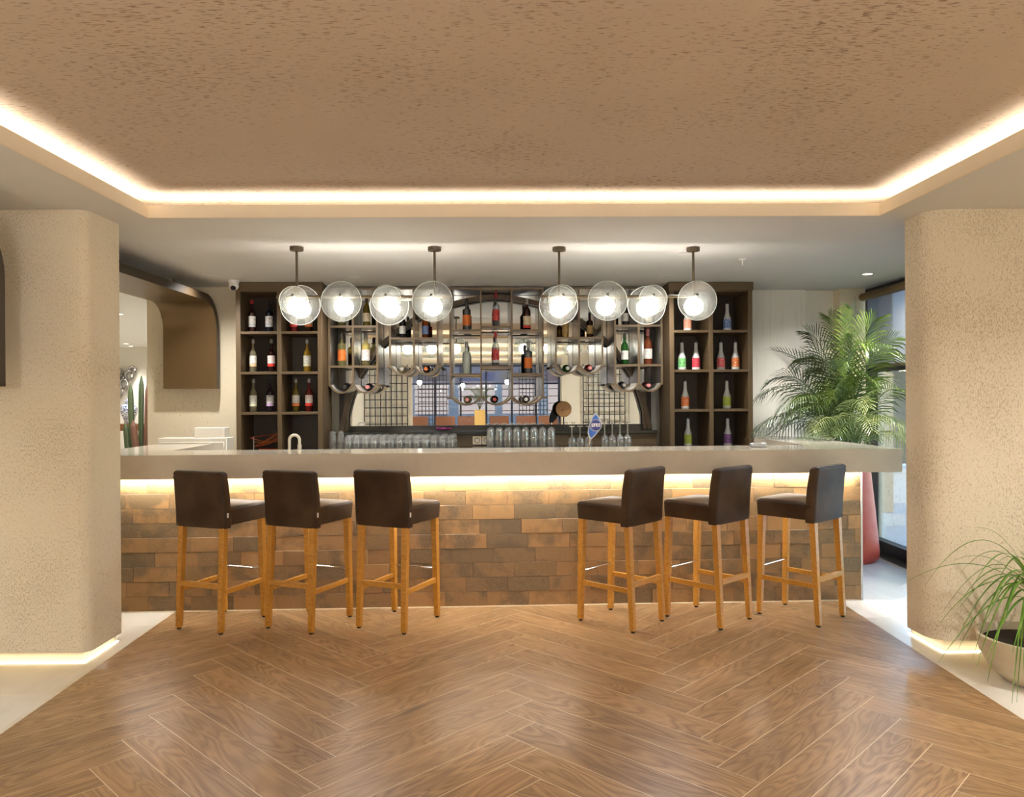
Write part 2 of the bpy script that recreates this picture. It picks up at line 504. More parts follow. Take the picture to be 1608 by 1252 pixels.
wl = bx('wall_left_back', M['wallp'], (-3.27, -2.40, 7.2, 7.5, 0, HC-.001), kind='structure')
bx('wall_left_passage', M['wallpaper'], (-3.27, -3.17, 7.5, 15.3, 0, HC-.001), kind='structure')
bx('wall_back_far', M['wallpaper'], (-8.6, -3.17, 15.3, 15.4, 0, HC-.001), kind='structure')
bx('wall_left', M['wallpaper'], (-8.7, -8.6, -9.1, 15.4, 0, HC-.001), kind='structure')
wb = bx('wall_back', M['wallpaper'], (-2.3, 2.32, 7.80, 7.95, 0, HC-.001), kind='structure')
bx('wall_back_right', M['wallpaper'], (2.325, 2.975, 7.535, 7.95, 0, HC-.001), kind='structure')
bx('wall_back_recess', M['wallpaper'], (2.98, 3.275, 7.60, 7.95, 0, HC-.001), kind='structure')
bx('wall_back_column', M['wallp'], (3.28, 3.53, 7.47, 7.95, 0, HC-.001), kind='structure')
bx('wall_right', M['wallpaper'], (3.62, 3.75, -9.1, 4.7, 0, HC-.001), kind='structure')
bx('wall_right_end', M['wallp'], (3.54, 3.75, 7.62, 7.95, 0, HC-.001), kind='structure')
# rear wall with a wide window towards a shopping street
bx('wall_rear_left', M['wallpaper'], (-8.6, -2.3, -9.1, -8.95, 0, HC-.001), kind='structure')
bx('wall_rear_right', M['wallpaper'], (2.7, 3.62, -9.1, -8.95, 0, HC-.001), kind='structure')

# window right of the bar
win = bpy.data.objects.new('window_1', None); C.objects.link(win); win['kind'] = 'structure'; win.location = (3.62, 0, 0)
for d in ((-.05, .05, 4.7, 7.58, 0, .13), (-.05, .05, 4.7, 7.58, 2.46, 2.54), (-.05, .05, 7.50, 7.58, .13, 2.46), (-.05, .05, 4.7, 4.78, .13, 2.46),
          (-.04, .04, 4.78, 7.50, 1.73, 1.79), (-.045, .045, 6.1, 6.17, .13, 2.46)):
    bx('window_frame', M['black'], d, win, .004)
for d in ((-.004, .004, 4.78, 6.1, .13, 1.73), (-.004, .004, 6.17, 7.5, .13, 1.73), (-.004, .004, 4.78, 6.1, 1.79, 2.46), (-.004, .004, 6.17, 7.5, 1.79, 2.46)):
    bx('pane', M['pane'], d, win)
bx('floor_track', M['darkstone'], (-.13, -.055, 4.7, 7.5, 0, .02), win)
b = root('roller_blind', (3.50, 0, 2.455), 'brown roller blind tube with grey mesh screen over upper window', 'blind')
bm = B(); tube(bm, [(0, 4.72, 0), (0, 7.46, 0)], .038, 14); fin('tube', bm, M['ribbon'], b)
bx('screen', M['blind'], (.034, .037, 4.74, 7.44, -.66, .0), b)
bx('bottom_bar', M['darkbrown'], (.028, .043, 4.74, 7.44, -.69, -.66), b)

# rear window
rw = bpy.data.objects.new('window_2', None); C.objects.link(rw); rw['kind'] = 'structure'; rw.location = (0, -9.02, 0)
for x in (-2.3, -1.25, -.45, .35, 1.15, 1.9, 2.64): bx('window_frame', M['frameblue'], (x, x+.06, -.05, .05, 0, HC), rw)
for z in (0, 1.93, 2.49): bx('window_frame', M['frameblue'], (-2.24, 2.64, -.045, .045, z, z+.05), rw)
for x0, x1 in ((-2.24, -1.25), (-1.19, -.45), (-.39, .35), (.41, 1.15), (1.21, 1.9), (1.96, 2.64)):
    bx('pane', M['rearpane'], (x0, x1, -.004, .004, .05, 1.93), rw)
    bx('blind_pane', M['bluepane'], (x0, x1, -.004, .004, 1.98, 2.49), rw)

# ------------------------------------------------------------------ outside
bx('ground_outside', M['outdoor'], (3.76, 14, -2, 18, -.2, -.02), kind='structure')
bx('wall_outside_pillar', M['outwall'], (4.40, 4.62, 9.1, 9.5, -.02, 3.4), kind='structure')
bx('wall_outside_base', M['outdoor'], (4.36, 4.72, 9.02, 9.55, -.02, .12), kind='structure')
bx('wall_outside_low', M['outdoor'], (4.72, 12, 10.9, 11.2, -.02, .42), kind='structure')
bx('trim_1', M['white'], (4.72, 12, 10.85, 11.25, .42, .47), kind='structure')
bx('ground_street', M['outdoor'], (-12, 12, -24, -9.2, -.2, -.02), kind='structure')
def hedge(name, x0, x1, y0, y1, z0, z1, label, n=4200):
    bm = B()
    for i in range(n):
        p = Vector((random.uniform(x0, x1), random.uniform(y0, y1), random.uniform(z0, z1)))
        a = Vector((random.uniform(-1, 1), random.uniform(-1, 1), random.uniform(-.4, 1))).normalized()*.07
        s = a.orthogonal().normalized()*.022
        vs = [bm.verts.new(q) for q in (p, p+a*.5+s, p+a, p+a*.5-s)]
        bm.faces.new(vs)
    box(bm, x0, x1, y0+.35, y1, z0, z1-.08)
    return fin(name, bm, M['hedge'], label=label, cat='hedge', kind='stuff')
hedge('hedge', 4.75, 8.5, 11.3, 12.2, .47, 1.95, 'dark green hedge behind the low wall outside the window')

# ------------------------------------------------------------------ bar counter and worktop (bar frame)
bar = root('bar_counter', (0, 5.585, 0), 'long bar counter faced with mottled brown brick tiles under pale worktop', 'counter', bar=True)
BX0, BX1, BT = -2.62, 2.775, .965
bx('base', M['brickgrout'], (BX0, BX1, .012, .28, 0, BT), bar)
bx('side_base', M['brickgrout'], (2.50, BX1, .28, 1.85, 0, BT), bar)
bx('end_panel', M['white'], (BX1, BX1+.012, -.004, 1.85, 0, BT), bar)
bx('side_base', M['brickgrout'], (BX0, -2.35, .28, 1.08, 0, BT), bar)
bx('skirting_strip', M['grout'], (BX0, BX1, -.008, .012, 0, .006), bar)
TW, TH = .300, BT/9.3
tm = {}
for r_ in range(10):
    z0 = .006+r_*TH; z1 = min(z0+TH-.0015, BT)
    off = {0: .0, 1: .1, 2: .2}[(r_*2) % 3] if r_ % 2 else (.15 if r_ % 4 else .05)
    x = BX0-off
    while x < BX1:
        a, b_ = max(x, BX0)+.0008, min(x+TW, BX1)-.0008
        if b_-a > .01:
            key = (round(b_-a, 4), round(z1-z0, 4))
            if key not in tm:
                bm = B(); box(bm, -key[0]/2, key[0]/2, 0, .012, 0, key[1], .0012)
                o = fin('tile', bm, M['brick'], bar, smooth=False); tm[key] = o.data
                o.location = ((a+b_)/2, random.uniform(-.001, .001), z0)
            else: share('tile', tm[key], bar, ((a+b_)/2, random.uniform(-.001, .001), z0))
        x += TW
# U-shaped worktop
wt = root('bar_worktop', (0, 5.32, BT), 'thick pale beige quartz worktop running along the bar and back at both ends', 'worktop', bar=True)
TZ = .163
poly = [(-2.775, 0), (2.945, 0), (2.945, 1.70), (2.52, 2.15), (2.472, 2.15), (2.472, .50), (-2.28, .50), (-2.28, 1.36), (-2.775, 1.36)]
bm = B(); prism(bm, poly, 0.0005, TZ)
bmesh.ops.bevel(bm, geom=[e for e in bm.edges], offset=.004, segments=2, affect='EDGES')
fin('slab', bm, M['slab'], wt)
bx('light_strip', M['L_bar'], (-2.6, 2.76, .222, .245, -.006, -.0005), wt)
bx('strip_shield', M['silver'], (-2.61, 2.77, .198, .206, -.020, .0004), wt)  # hidden lip added to keep the strip's light off stools and floor

# ------------------------------------------------------------------ bar stools
st = root('bar_stool', (0, 0, 0), 'x', 'stool', 'bar stools along the counter', bar=True)
SW, SD = .345, .405
def leg(sx, sy):
    top = Vector((sx*(SW/2-.004), sy*(SD/2-.004)+(.02 if sy < 0 else -.012), .71)); bot = Vector((sx*SW/2, sy*SD/2-(.012 if sy < 0 else -.004), .012))
    bm = B(); a, b_ = .021, .0165
    vs = [bm.verts.new(bot+Vector((i*b_, j*b_, 0))) for i, j in ((-1, -1), (1, -1), (1, 1), (-1, 1))]+[bm.verts.new(top+Vector((i*a, j*a, 0))) for i, j in ((-1, -1), (1, -1), (1, 1), (-1, 1))]
    for f in ((3, 2, 1, 0), (4, 5, 6, 7), (0, 1, 5, 4), (1, 2, 6, 5), (2, 3, 7, 6), (3, 0, 4, 7)): bm.faces.new([vs[i] for i in f])
    bmesh.ops.bevel(bm, geom=list(bm.edges), offset=.002, segments=1, affect='EDGES')
    o = fin('leg', bm, M['oak'], st)
    bm = B(); lathe(bm, [(0, 0), (.012, 0), (.014, .004), (.014, .0125), (0, .0125)], 10, (bot.x, bot.y, 0)); fin('foot_cap', bm, M['rubber'], o)
for s in ((-1, -1), (1, -1), (1, 1), (-1, 1)): leg(*s)
bx('stretcher', M['oak'], (-SW/2+.015, SW/2-.015, -SD/2-.018, -SD/2+.006, .285, .318), st, .002)
for sx in (-1, 1): bx('stretcher', M['oak'], (sx*SW/2-.010, sx*SW/2+.010, -SD/2+.012, SD/2-.012, .245, .276), st, .002)
bm = B(); tube(bm, [(-SW/2+.012, SD/2-.006, .335), (SW/2-.012, SD/2-.006, .335)], .008, 10); fin('footrest', bm, M['chrome'], st)
# upholstery: stacked rounded-rectangle rings (cx, cy, half width, half depth, corner radius, z)
def loft(bm, rings, n=5):
    rows = []
    for cx, cyy, hw, hd, r, z in rings:
        r = min(r, hw*.98, hd*.98)
        pts = rounded(cx-hw, cx+hw, cyy-hd, cyy+hd, r, n)
        rows.append([bm.verts.new((x, y, z)) for x, y in pts])
    for p, q in zip(rows, rows[1:]):
        for i in range(len(p)): bm.faces.new((p[i], p[(i+1) % len(p)], q[(i+1) % len(q)], q[i]))
    bm.faces.new(rows[0][::-1]); bm.faces.new(rows[-1])
bm = B(); rg = [(0, .006, .198, .206, .02, .690)]
for i in range(5): rg.append((0, .006, .199+.0015*i, .207+.0006*i, .022, .70+.02*i))
for k in range(1, 6):
    a_ = PI/2*k/5; rg.append((0, .006, .205-.022*(1-math.cos(a_)), .2094-.022*(1-math.cos(a_)), .024, .785+.022*math.sin(a_)))
rg += [(0, .01, .12, .13, .05, .812), (0, .01, .05, .05, .03, .814)]
loft(bm, rg)
seat = fin('seat', bm, M['leather'], st)
bm = B()
ring = [(-.2045, -.13), (-.2045, .190), (-.198, .205), (-.183, .213), (.183, .213), (.198, .205), (.2045, .190), (.2045, -.13)]
tube(bm, [(x, y, .788) for x, y in ring], .0026, 6); fin('piping', bm, M['stitch'], seat)
# backrest: pad leaning slightly back, with a rolled top
bm = B(); T = .074; bw = .204
def bprof(u): return -.205-.012*math.sin(u*PI*.5)-.022*u**3+T/2*(1-.12*u*u), T/2*(1-.12*u*u)
rg = []
for i in range(11):
    u = i/10*.93; yc_, hd_ = bprof(u); rg.append((0, yc_, bw-(.004 if i == 0 else 0), hd_-(.004 if i == 0 else 0), .020, .672+.368*u))
for k in range(1, 7):
    a_ = PI/2*k/6; u = .93+.07*math.sin(a_); yc_, hd_ = bprof(u); d_ = .026*(1-math.cos(a_)); rg.append((0, yc_, bw-d_*.8, hd_-d_, .016, .672+.368*u))
loft(bm, rg)
back = fin('backrest', bm, M['leather'], st)
for sx in (-1, 1):
    bm = B(); tube(bm, [(sx*(bw-.004), bprof(i/10)[0]-bprof(i/10)[1]+.006, .672+.368*i/10) for i in range(0, 10)], .0024, 6); fin('seam', bm, M['stitch'], back)
tag = bx('fabric_tag', M['whiteplastic'], (bw-.001, bw+.002, -.188, -.174, .742, .772), back)
meta(tag, 'small white fabric tag')
stools = [(-1.749, 5.309, -23.6, 'dark brown leather bar stool at far left of counter beside the cream pillar'),
          (-1.160, 5.280, -25.6, 'dark brown leather bar stool in the middle of the left trio'),
          (-.561, 5.244, -26.6, 'dark brown leather bar stool of the left trio standing nearest the counter middle'),
          (.925, 5.191, 44.8, 'dark brown leather bar stool of the right trio standing nearest the counter middle'),
          (1.523, 5.224, 40.1, 'dark brown leather bar stool in the middle of the right trio'),
          (2.173, 5.243, 39.8, 'dark brown leather bar stool at the right end of the counter')]
for i, (x, y, a, lb) in enumerate(stools):
    y -= .014
    if i == 0: st.location = (x, y, 0); st.rotation_euler.z = R(a); st['label'] = lb
    else: dup(st, (x, y, 0), R(a), lb, bar=True)

# ------------------------------------------------------------------ back bar: towers
def tower(x0, x1, right, label):
    t = root('bottle_shelf', ((x0+x1)/2, 6.95, 0), label, 'shelf', 'tall bottle shelves at both ends of the back bar', bar=True)
    hw = (x1-x0)/2; D = .42
    bx('side_panel', M['bronze2'], (-hw, -hw+.042, 0, D, 0, HC-.002), t, .002)
    bx('side_panel', M['bronze2'], (hw-.042, hw, 0, D, 0, HC-.002), t, .002)
    bx('divider', M['bronze2'], (-.019, .019, 0.001, D-.02, 0, 2.455), t, .002)
    bx('header', M['bronze2'], (-hw-.006, hw+.006, -.012, .06, 2.465, HC-.002), t, .002)
    bx('top_panel', M['bronze2'], (-hw+.042, hw-.042, .001, D-.02, 2.455, 2.465), t)
    bx('back_panel', M['darkbrown'], (-hw+.042, hw-.042, D-.02, D, 0, 2.465), t)
    for z in (2.106, 1.748, 1.389, 1.042):
        for a, b_ in ((-hw+.042, -.019), (.019, hw-.042)):
            bx('shelf', M['bronze2'], (a, b_, .002, D-.02, z-.023, z), t, .0015)
    for a, b_ in ((-hw+.042, -.019), (.019, hw-.042)):
        d = bx('door', M['bronze2'], (a+.002, b_-.002, .004, .022, .06, .98), t, .002)
        bx('handle', M['black'], (b_-.03, b_-.02, -.014, .004, .5, .66), d)
    return t
tl = tower(-2.170, -1.412, False, 'tall brown bottle shelf left of the mirror, filled with syrups')
trr = tower(1.702, 2.463, True, 'tall brown bottle shelf right of the mirror, holding white-necked bottles')
for tx in (.03, .11): bx('power_socket', M['darkbrown'], (-.36+tx, -.29+tx, .392, .4, 1.085, 1.155), trr, .003)

# mirror, ledge and counter between the towers
CXB = .145
mw = root('wall_mirror', (CXB, 7.63, 0), 'wide mirror filling the back bar wall behind the hanging racks', 'mirror', bar=True)
bx('mirror_glass', M['mirror'], (-1.466, 1.466, 0, .012, 1.235, 2.52), mw)
bx('side_strip', M['darkbrown'], (-1.534, -1.466, -.002, .012, 1.05, 2.54), mw); bx('side_strip', M['darkbrown'], (1.466, 1.534, -.002, .012, 1.05, 2.54), mw)
bx('top_strip', M['bronze'], (-1.466, 1.466, -.01, .012, 2.52, 2.54), mw)
bc = root('back_counter', (CXB, 7.28, 0), 'low back counter with dark stone ledge in front of the mirror', 'counter', bar=True)
bx('cabinet', M['bronze2'], (-1.534, 1.534, -.30, .34, 0, 1.02), bc)
bx('counter_top', M['darkstone'], (-1.534, 1.534, -.32, .10, 1.02, 1.05), bc, .003)
bx('upstand', M['bronze2'], (-1.534, 1.534, .10, .34, 1.02, 1.155), bc)
bx('ledge', M['darkstone'], (-1.534, 1.534, .07, .34, 1.155, 1.185), bc, .003)
bx('splashback', M['darkstone'], (-1.534, 1.534, .32, .34, 1.185, 1.236), bc)
for x in (-.19, -.10):
    s_ = bx('power_socket', M['potstone'], (x-.042, x+.042, .088, .10, 1.06, 1.14), bc, .004)
    bm = B(); lathe(bm, [(.027, 0), (.027, -.003), (.022, -.003), (.022, 0), (.027, 0)], 18, (x, .0879, 1.10), 'Y'); fin('socket_ring', bm, M['darkbrown'], s_)
bx('drip_mat', M['rubber'], (-1.33, -.36, -.30, -.06, 1.05, 1.056), bc); bx('drip_mat', M['rubber'], (-.10, .56, -.30, -.06, 1.05, 1.056), bc)

# hanging racks
YF, YB = 7.19, 7.605
def arc(cx, hw, zc, zb, thick=.016):
    sag = zc-zb; r = (hw*hw+sag*sag)/(2*sag); cz = zb+r
    a = math.asin(min(1, hw/r))
    if sag > r: a = PI-a
    n = 14
    outer = [(cx+r*math.sin(-a+2*a*i/n), cz-r*math.cos(-a+2*a*i/n)) for i in range(n+1)]
    inner = [(cx+(r-thick)*math.sin(a-2*a*i/n), cz-(r-thick)*math.cos(a-2*a*i/n)) for i in range(n+1)]
    return outer, inner, cz, r-thick
def rack(posts, shelves, zc, zb, label, top=2.53):
    x0 = posts[0][0]; x1 = posts[-1][1]; xc = (x0+x1)/2
    t = root('hanging_rack', (xc, YF, zb), label, 'rack', 'hanging bottle racks in front of the mirror', bar=True)
    q = lambda x: x-xc
    D = YB-YF
    for a, b_ in posts:
        p = bx('side_panel', M['brushed'], (q(a)+.001, q(b_)-.001, .008, D, zc-zb, top-zb), t)
        bx('front_edge', M['bronze'], (q(a), q(b_), 0, .008, zc-zb-.012, top-zb), p)
        bx('rear_edge', M['rubber'], (q(a)+.002, q(b_)-.002, D, D+.018, zc-zb, top-zb), p)
    for i, (a, b_) in enumerate(zip([p[1] for p in posts], [p[0] for p in posts[1:]])):
        bx('top_panel', M['brushed'], (q(a), q(b_), .006, D, top-zb-.018, top-zb), t)
        bx('top_rail', M['bronze'], (q(a), q(b_), 0, .006, top-zb-.02, top-zb), t)
        for z0, z1 in shelves[i]:
            s_ = bx('shelf', M['brushed'], (q(a), q(b_), .006, D-.108, z0-zb, z1-zb), t)
            bx('shelf_edge', M['bronze'], (q(a), q(b_), 0, .006, z0-zb-.001, z1-zb+.0005), s_)
        o, n_, cz, ri = arc((a+b_)/2, (b_-a)/2+.006, zc, zb)
        bm = B(); prism(bm, [(q(x), z-zb) for x, z in o+n_], .006, D-.108, 'Y'); cr = fin('cradle', bm, M['cradle'], t)
        bm = B(); prism(bm, [(q(x), z-zb) for x, z in o+n_], -.002, .006, 'Y'); fin('cradle_lip', bm, M['bronze'], cr)
    if x0 > -1.3: bx('end_lip', M['bronze'], (q(x0)-.028, q(x0), 0, D-.108, zc-zb-.012, zc-zb+.006), t)
    if x1 < 1.6: bx('end_lip', M['bronze'], (q(x1), q(x1)+.028, 0, D-.108, zc-zb-.012, zc-zb+.006), t)
    return t
P1L = [(-1.407, -1.389), (-1.190, -1.172), (-.968, -.951)]
P2L = [(-.848, -.832), (-.630, -.613), (-.412, -.396)]
PC = [(-.294, -.277), (-.010, .006), (.277, .293), (.565, .581)]
fl = lambda P: [(2*CXB-b_, 2*CXB-a) for a, b_ in P[::-1]]
P1R, P2R = fl(P1L), fl(P2L)
S1 = [[(2.16, 2.178), (1.791, 1.809)]]*2
S2 = [[(2.05, 2.066)]]*2
rack(P1L, S1, 1.629, 1.551, 'bronze hanging rack at the far left, beside the syrup shelf')
rack(P2L, S2, 1.802, 1.720, 'short bronze hanging rack just left of the central rack')
rack(PC, [[(2.120, 2.137), (1.714, 1.731)], [(2.153, 2.171), (1.784, 1.800)], [(2.120, 2.137), (1.714, 1.731)]], 1.506, 1.432, 'central bronze hanging rack of three columns with six bottles')
rack(P2R, S2, 1.802, 1.720, 'short bronze hanging rack just right of the central rack')
rack(P1R, S1, 1.629, 1.551, 'bronze hanging rack at the far right with green and rose bottles')
# arch of flat bronze bar behind the racks, in lengths between the rack sides
HALF = [(-1.473, 1.187), (-1.452, 1.29), (-1.386, 1.531), (-1.309, 1.715), (-1.194, 1.881), (-1.089, 2.004), (-.842, 2.207), (-.62, 2.315), (-.415, 2.392), (-.161, 2.447), (0, 2.46)]
pts = HALF+[(-x, z) for x, z in HALF[-2::-1]]
fine = []
for i in range(len(pts)-1):
    p0, p1, p2, p3 = pts[max(i-1, 0)], pts[i], pts[i+1], pts[min(i+2, len(pts)-1)]
    for k in range(6):
        t = k/6
        f = lambda j: .5*((2*p1[j])+(-p0[j]+p2[j])*t+(2*p0[j]-5*p1[j]+4*p2[j]-p3[j])*t*t+(-p0[j]+3*p1[j]-3*p2[j]+p3[j])*t**3)
        fine.append((f(0), f(1)))
fine.append(pts[-1])
ar = root('arch_brace', (CXB, 7.555, 1.05), 'curved bronze arch spanning the mirror behind the hanging racks', 'arch', bar=True)
cuts = sorted(x-CXB for P in (P1L, P2L, PC, P2R, P1R) for p in P for x in p)
spans = [(-9, cuts[0])]+[(cuts[i], cuts[i+1]) for i in range(1, len(cuts)-1, 2)]+[(cuts[-1], 9)]
lo_hi = []
for i, p in enumerate(fine):
    a, b_ = fine[max(i-1, 0)], fine[min(i+1, len(fine)-1)]
    tv = Vector((b_[0]-a[0], b_[1]-a[1])).normalized(); nv = Vector((-tv.y, tv.x))
    lo_hi.append((Vector(p), Vector(p)+nv*.046))
def at_x(xx, s):
    for i in range(len(lo_hi)-1):
        a, b_ = lo_hi[i][s], lo_hi[i+1][s]
        if a.x <= xx <= b_.x and b_.x > a.x: return Vector((xx, a.y+(b_.y-a.y)*(xx-a.x)/(b_.x-a.x)))
for a, b_ in spans:
    rows = []
    for s in (0, 1):
        seg = [v[s] for v in lo_hi if a+.001 < v[s].x < b_-.001]
        l_, r_ = at_x(a+.0008, s), at_x(b_-.0008, s)
        if l_ is not None and a > -5: seg = [l_]+seg
        if r_ is not None and b_ < 5: seg = seg+[r_]
        rows.append(seg)
    poly = [(v.x, v.y-1.05) for v in rows[0]]+[(v.x, v.y-1.05) for v in rows[1][::-1]]
    if len(rows[0]) < 2 or len(rows[1]) < 2: continue
    bm = B(); prism(bm, poly, -.05, .045, 'Y'); fin('arch_segment', bm, M['bronze'], ar)
for x in (-1.42, 1.42): bx('post', M['bronze'], (x-.017-.035*(1 if x < 0 else -1), x+.017-.035*(1 if x < 0 else -1), .005, .045, .14, .50), ar)

# ------------------------------------------------------------------ pendant lights
def disc(r): 
    bm = B(); lathe(bm, [(0, -.003), (r-.004, -.003), (r-.004, .003), (0, .003)], 48, axis='Y'); return bm
def rimm(r):
    bm = B()
    prof = [(r-.004, -.0045), (r, -.0045), (r, .0045), (r-.004, .0045), (r-.004, -.0045)]
    lathe(bm, prof, 48, axis='Y'); return bm
bmd = {}
def pend(xs, canopies, x0, x1, discs, label):
    t = root('pendant_light', (0, 5.35, 2.201), label, 'lamp', 'pendant lamps over the counter', bar=True)
    for x in canopies:
        bm = B(); lathe(bm, [(0, 0), (.044, 0), (.046, .003), (.046, .026), (0, .026)], 28, (x, 0, HC-2.201-.0275)); fin('canopy', bm, M['lampbronze'], t)
        bm = B(); tube(bm, [(x, 0, .0), (x, 0, HC-2.201-.027)], .0085, 12); fin('stem', bm, M['lampbronze'], t)
    bm = B(); tube(bm, [(x0, 0, 0), (x1, 0, 0)], .011, 12); fin('rod', bm, M['lampbronze'], t)
    for x in xs:
        bm = B(); tube(bm, [(x, 0, -.010), (x, 0, -.03)], .014, 12); fin('lamp_holder', bm, M['lampbronze'], t)
        bm = B(); sphere(bm, (x, 0, -.070), .065, 20, 12, .95); fin('globe', bm, M['L_globe'], t)
    for (x, z, r, y, hx) in discs:
        d = fin('glass_disc', disc(r), M['disc'], t, loc=(x, y, z-2.201))
        fin('disc_rim', rimm(r), M['rim'], d)
        bm = B(); s = -1 if y < 0 else 1
        tube(bm, [(hx-x, 0, 2.201-z), (hx-x, -s*abs(y)+s*.012, 2.201-z)], .005, 8); fin('arm', bm, M['lampbronze'], d)
        bm = B(); lathe(bm, [(0, -.006), (.009, -.004), (.009, .003), (0, .003)], 12, (hx-x, s*.004, 2.201-z+.004), 'Y'); fin('screw', bm, M['lampbronze'], d)
pend((-1.253, -.938, -.630, -.330), (-1.256, -.318), -1.395, -.22,
     [(-1.265, 2.169, .098, -.062, -1.270), (-1.247, 2.151, .138, .060, -1.25), (-.945, 2.162, .137, -.062, -.95),
      (-.640, 2.176, .098, -.062, -.645), (-.636, 2.147, .136, .060, -.63), (-.330, 2.162, .139, -.062, -.338)],
     'pendant light of four opal globes between glass discs over the left stools')
pend((.549, .864, 1.169, 1.480), (.542, 1.480), .413, 1.49,
     [(.558, 2.178, .098, -.062, .563), (.543, 2.147, .137, .060, .55), (.868, 2.164, .137, -.062, .868),
      (1.184, 2.176, .098, -.062, 1.186), (1.163, 2.147, .135, .060, 1.17), (1.490, 2.164, .137, -.062, 1.488)],
     'pendant light of four opal globes between glass discs over the right stools')

# ------------------------------------------------------------------ bottles
BT_ = {}
def bottle(kind, glass, label_m, cap_m, name, label, loc, cat='bottle', group=None, strip=None, scale=1., neck_m=None, bar=True):
    r_, lz0, lz1 = .035, .06, .135
    if kind == 'syrup':
        prof = [(0, 0), (.032, 0), (.0345, .004), (.0345, .165), (.030, .185), (.016, .205), (.0125, .222), (.0125, .262), (.015, .264), (.015, .272), (0, .272)]
        lz0, lz1 = .078, .15
        cap = [(.0145, .262), (.0155, .262), (.0155, .290), (.010, .302), (0, .302)]
    elif kind == 'puree':
        prof = [(0, 0), (.033, 0), (.036, .005), (.036, .10), (.033, .125), (.022, .155), (.0165, .185), (.0150, .262), (0, .262)]
        lz0, lz1 = .026, .112; r_ = .0365
        cap = [(.0165, .255), (.0165, .272), (.012, .276), (.005, .300), (0, .300)]
    elif kind == 'wine':
        prof = [(0, 0), (.036, 0), (.0385, .004), (.0385, .185), (.034, .210), (.017, .235), (.0145, .25), (.0145, .315), (.0155, .316), (.0155, .322), (0, .322)]
        lz0, lz1 = .055, .145; r_ = .0385
        cap = [(.0150, .262), (.0162, .262), (.0162, .3255), (0, .3255)]
    elif kind == 'square':
        prof = [(0, 0), (.036, 0), (.039, .004), (.039, .195), (.034, .206), (.016, .214), (.0145, .222), (.0145, .285), (0, .285)]
        lz0, lz1 = .05, .15; r_ = .039
        cap = [(.0155, .245), (.017, .245), (.017, .290), (.010, .306), (0, .306)]
    else:  # tall
        prof = [(0, 0), (.032, 0), (.035, .004), (.035, .195), (.031, .218), (.0165, .238), (.013, .25), (.013, .31), (0, .31)]
        lz0, lz1 = .065, .175; r_ = .035
        cap = [(.0142, .285), (.0158, .285), (.0158, .318), (.011, .342), (0, .342)]
    if kind == 'syrup': r_ = .0345
    t = root(name, loc, label, cat, group, bar=bar)
    if kind not in BT_:
        d = {}
        bm = B(); lathe(bm, [(a*.985, z) for a, z in prof], 20); d['body'] = bm
        bm = B(); n = 18
        # label wraps the front two thirds of the glass
        a0, a1 = (R(-170), R(-10)) if kind != 'puree' else (R(-180), R(180))
        rows = [[bm.verts.new(((r_+.0006)*math.cos(a0+(a1-a0)*i/n), (r_+.0006)*math.sin(a0+(a1-a0)*i/n), z)) for i in range(n+1)] for z in (lz0, lz1)]
        for i in range(n): bm.faces.new((rows[0][i], rows[0][i+1], rows[1][i+1], rows[1][i]))
        d['label'] = bm
        bm = B(); lathe(bm, cap, 16); d['cap'] = bm
        bm = B(); rows = [[bm.verts.new(((r_+.0007)*math.cos(R(-165)+R(150)*i/n), (r_+.0007)*math.sin(R(-165)+R(150)*i/n), z)) for i in range(n+1)] for z in (lz0-.026, lz0-.002)]
        for i in range(n): bm.faces.new((rows[0][i], rows[0][i+1], rows[1][i+1], rows[1][i]))
        d['strip'] = bm
        if kind == 'puree':
            bm = B(); lathe(bm, [(.0375, .012), (.0375, .026)], 20); bm2 = d['strip']; bm2.free(); d['strip'] = bm
        BT_[kind] = {}
        for k_, b__ in d.items():
            me = bpy.data.meshes.new(k_); bmesh.ops.recalc_face_normals(b__, faces=b__.faces); b__.to_mesh(me); b__.free()
            me.polygons.foreach_set('use_smooth', [True]*len(me.polygons)); me.set_sharp_from_angle(angle=R(40)); me.materials.append(M['tumbler'])
            BT_[kind][k_] = me
    def part(k_, m, nm):
        o = share(nm, BT_[kind][k_], t); o.scale = (scale,)*3
        o.material_slots[0].link = 'OBJECT'; o.material_slots[0].material = m
        return o
    part('body', glass, 'glass_body')
    if label_m: part('label', label_m, 'paper_label')
    if strip: part('strip', strip, 'colour_band')
    if cap_m: part('cap', cap_m, 'cap')
    return t
G = dict(dark=liquor('dark_red_glass', (44, 14, 12), .25), blueblack=liquor('blue_black_glass', (22, 24, 36), .25), clear=liquor('clear_syrup', (170, 160, 130), .6),
         red=liquor('red_syrup', (110, 22, 18), .35), yellow=liquor('yellow_syrup', (176, 140, 46), .45), olive=liquor('olive_syrup', (120, 104, 40), .45), violet=liquor('violet_syrup', (36, 24, 40), .3),
         cola=liquor('brown_syrup', (64, 32, 16), .35), white=plain('frosted_plastic', (196, 198, 196), .35), vodka=thin_glass('vodka_glass', (.86, .9, .92), 1., .10), green=liquor('green_glass', (40, 96, 34), .5),
         rose=liquor('rose_liquor', (150, 80, 50), .5), steel=plain('pewter_bottle', (120, 120, 122), .25, .7), pale=plain('pale_frosted_bottle', (190, 200, 190), .3), black=plain('black_bottle', (20, 18, 18), .12),
         gold=plain('gold_foil', (190, 150, 84), .3, .6), amber=liquor('amber_liquor', (150, 74, 24), .4), limoncello=liquor('straw_liquor', (176, 164, 110), .65))
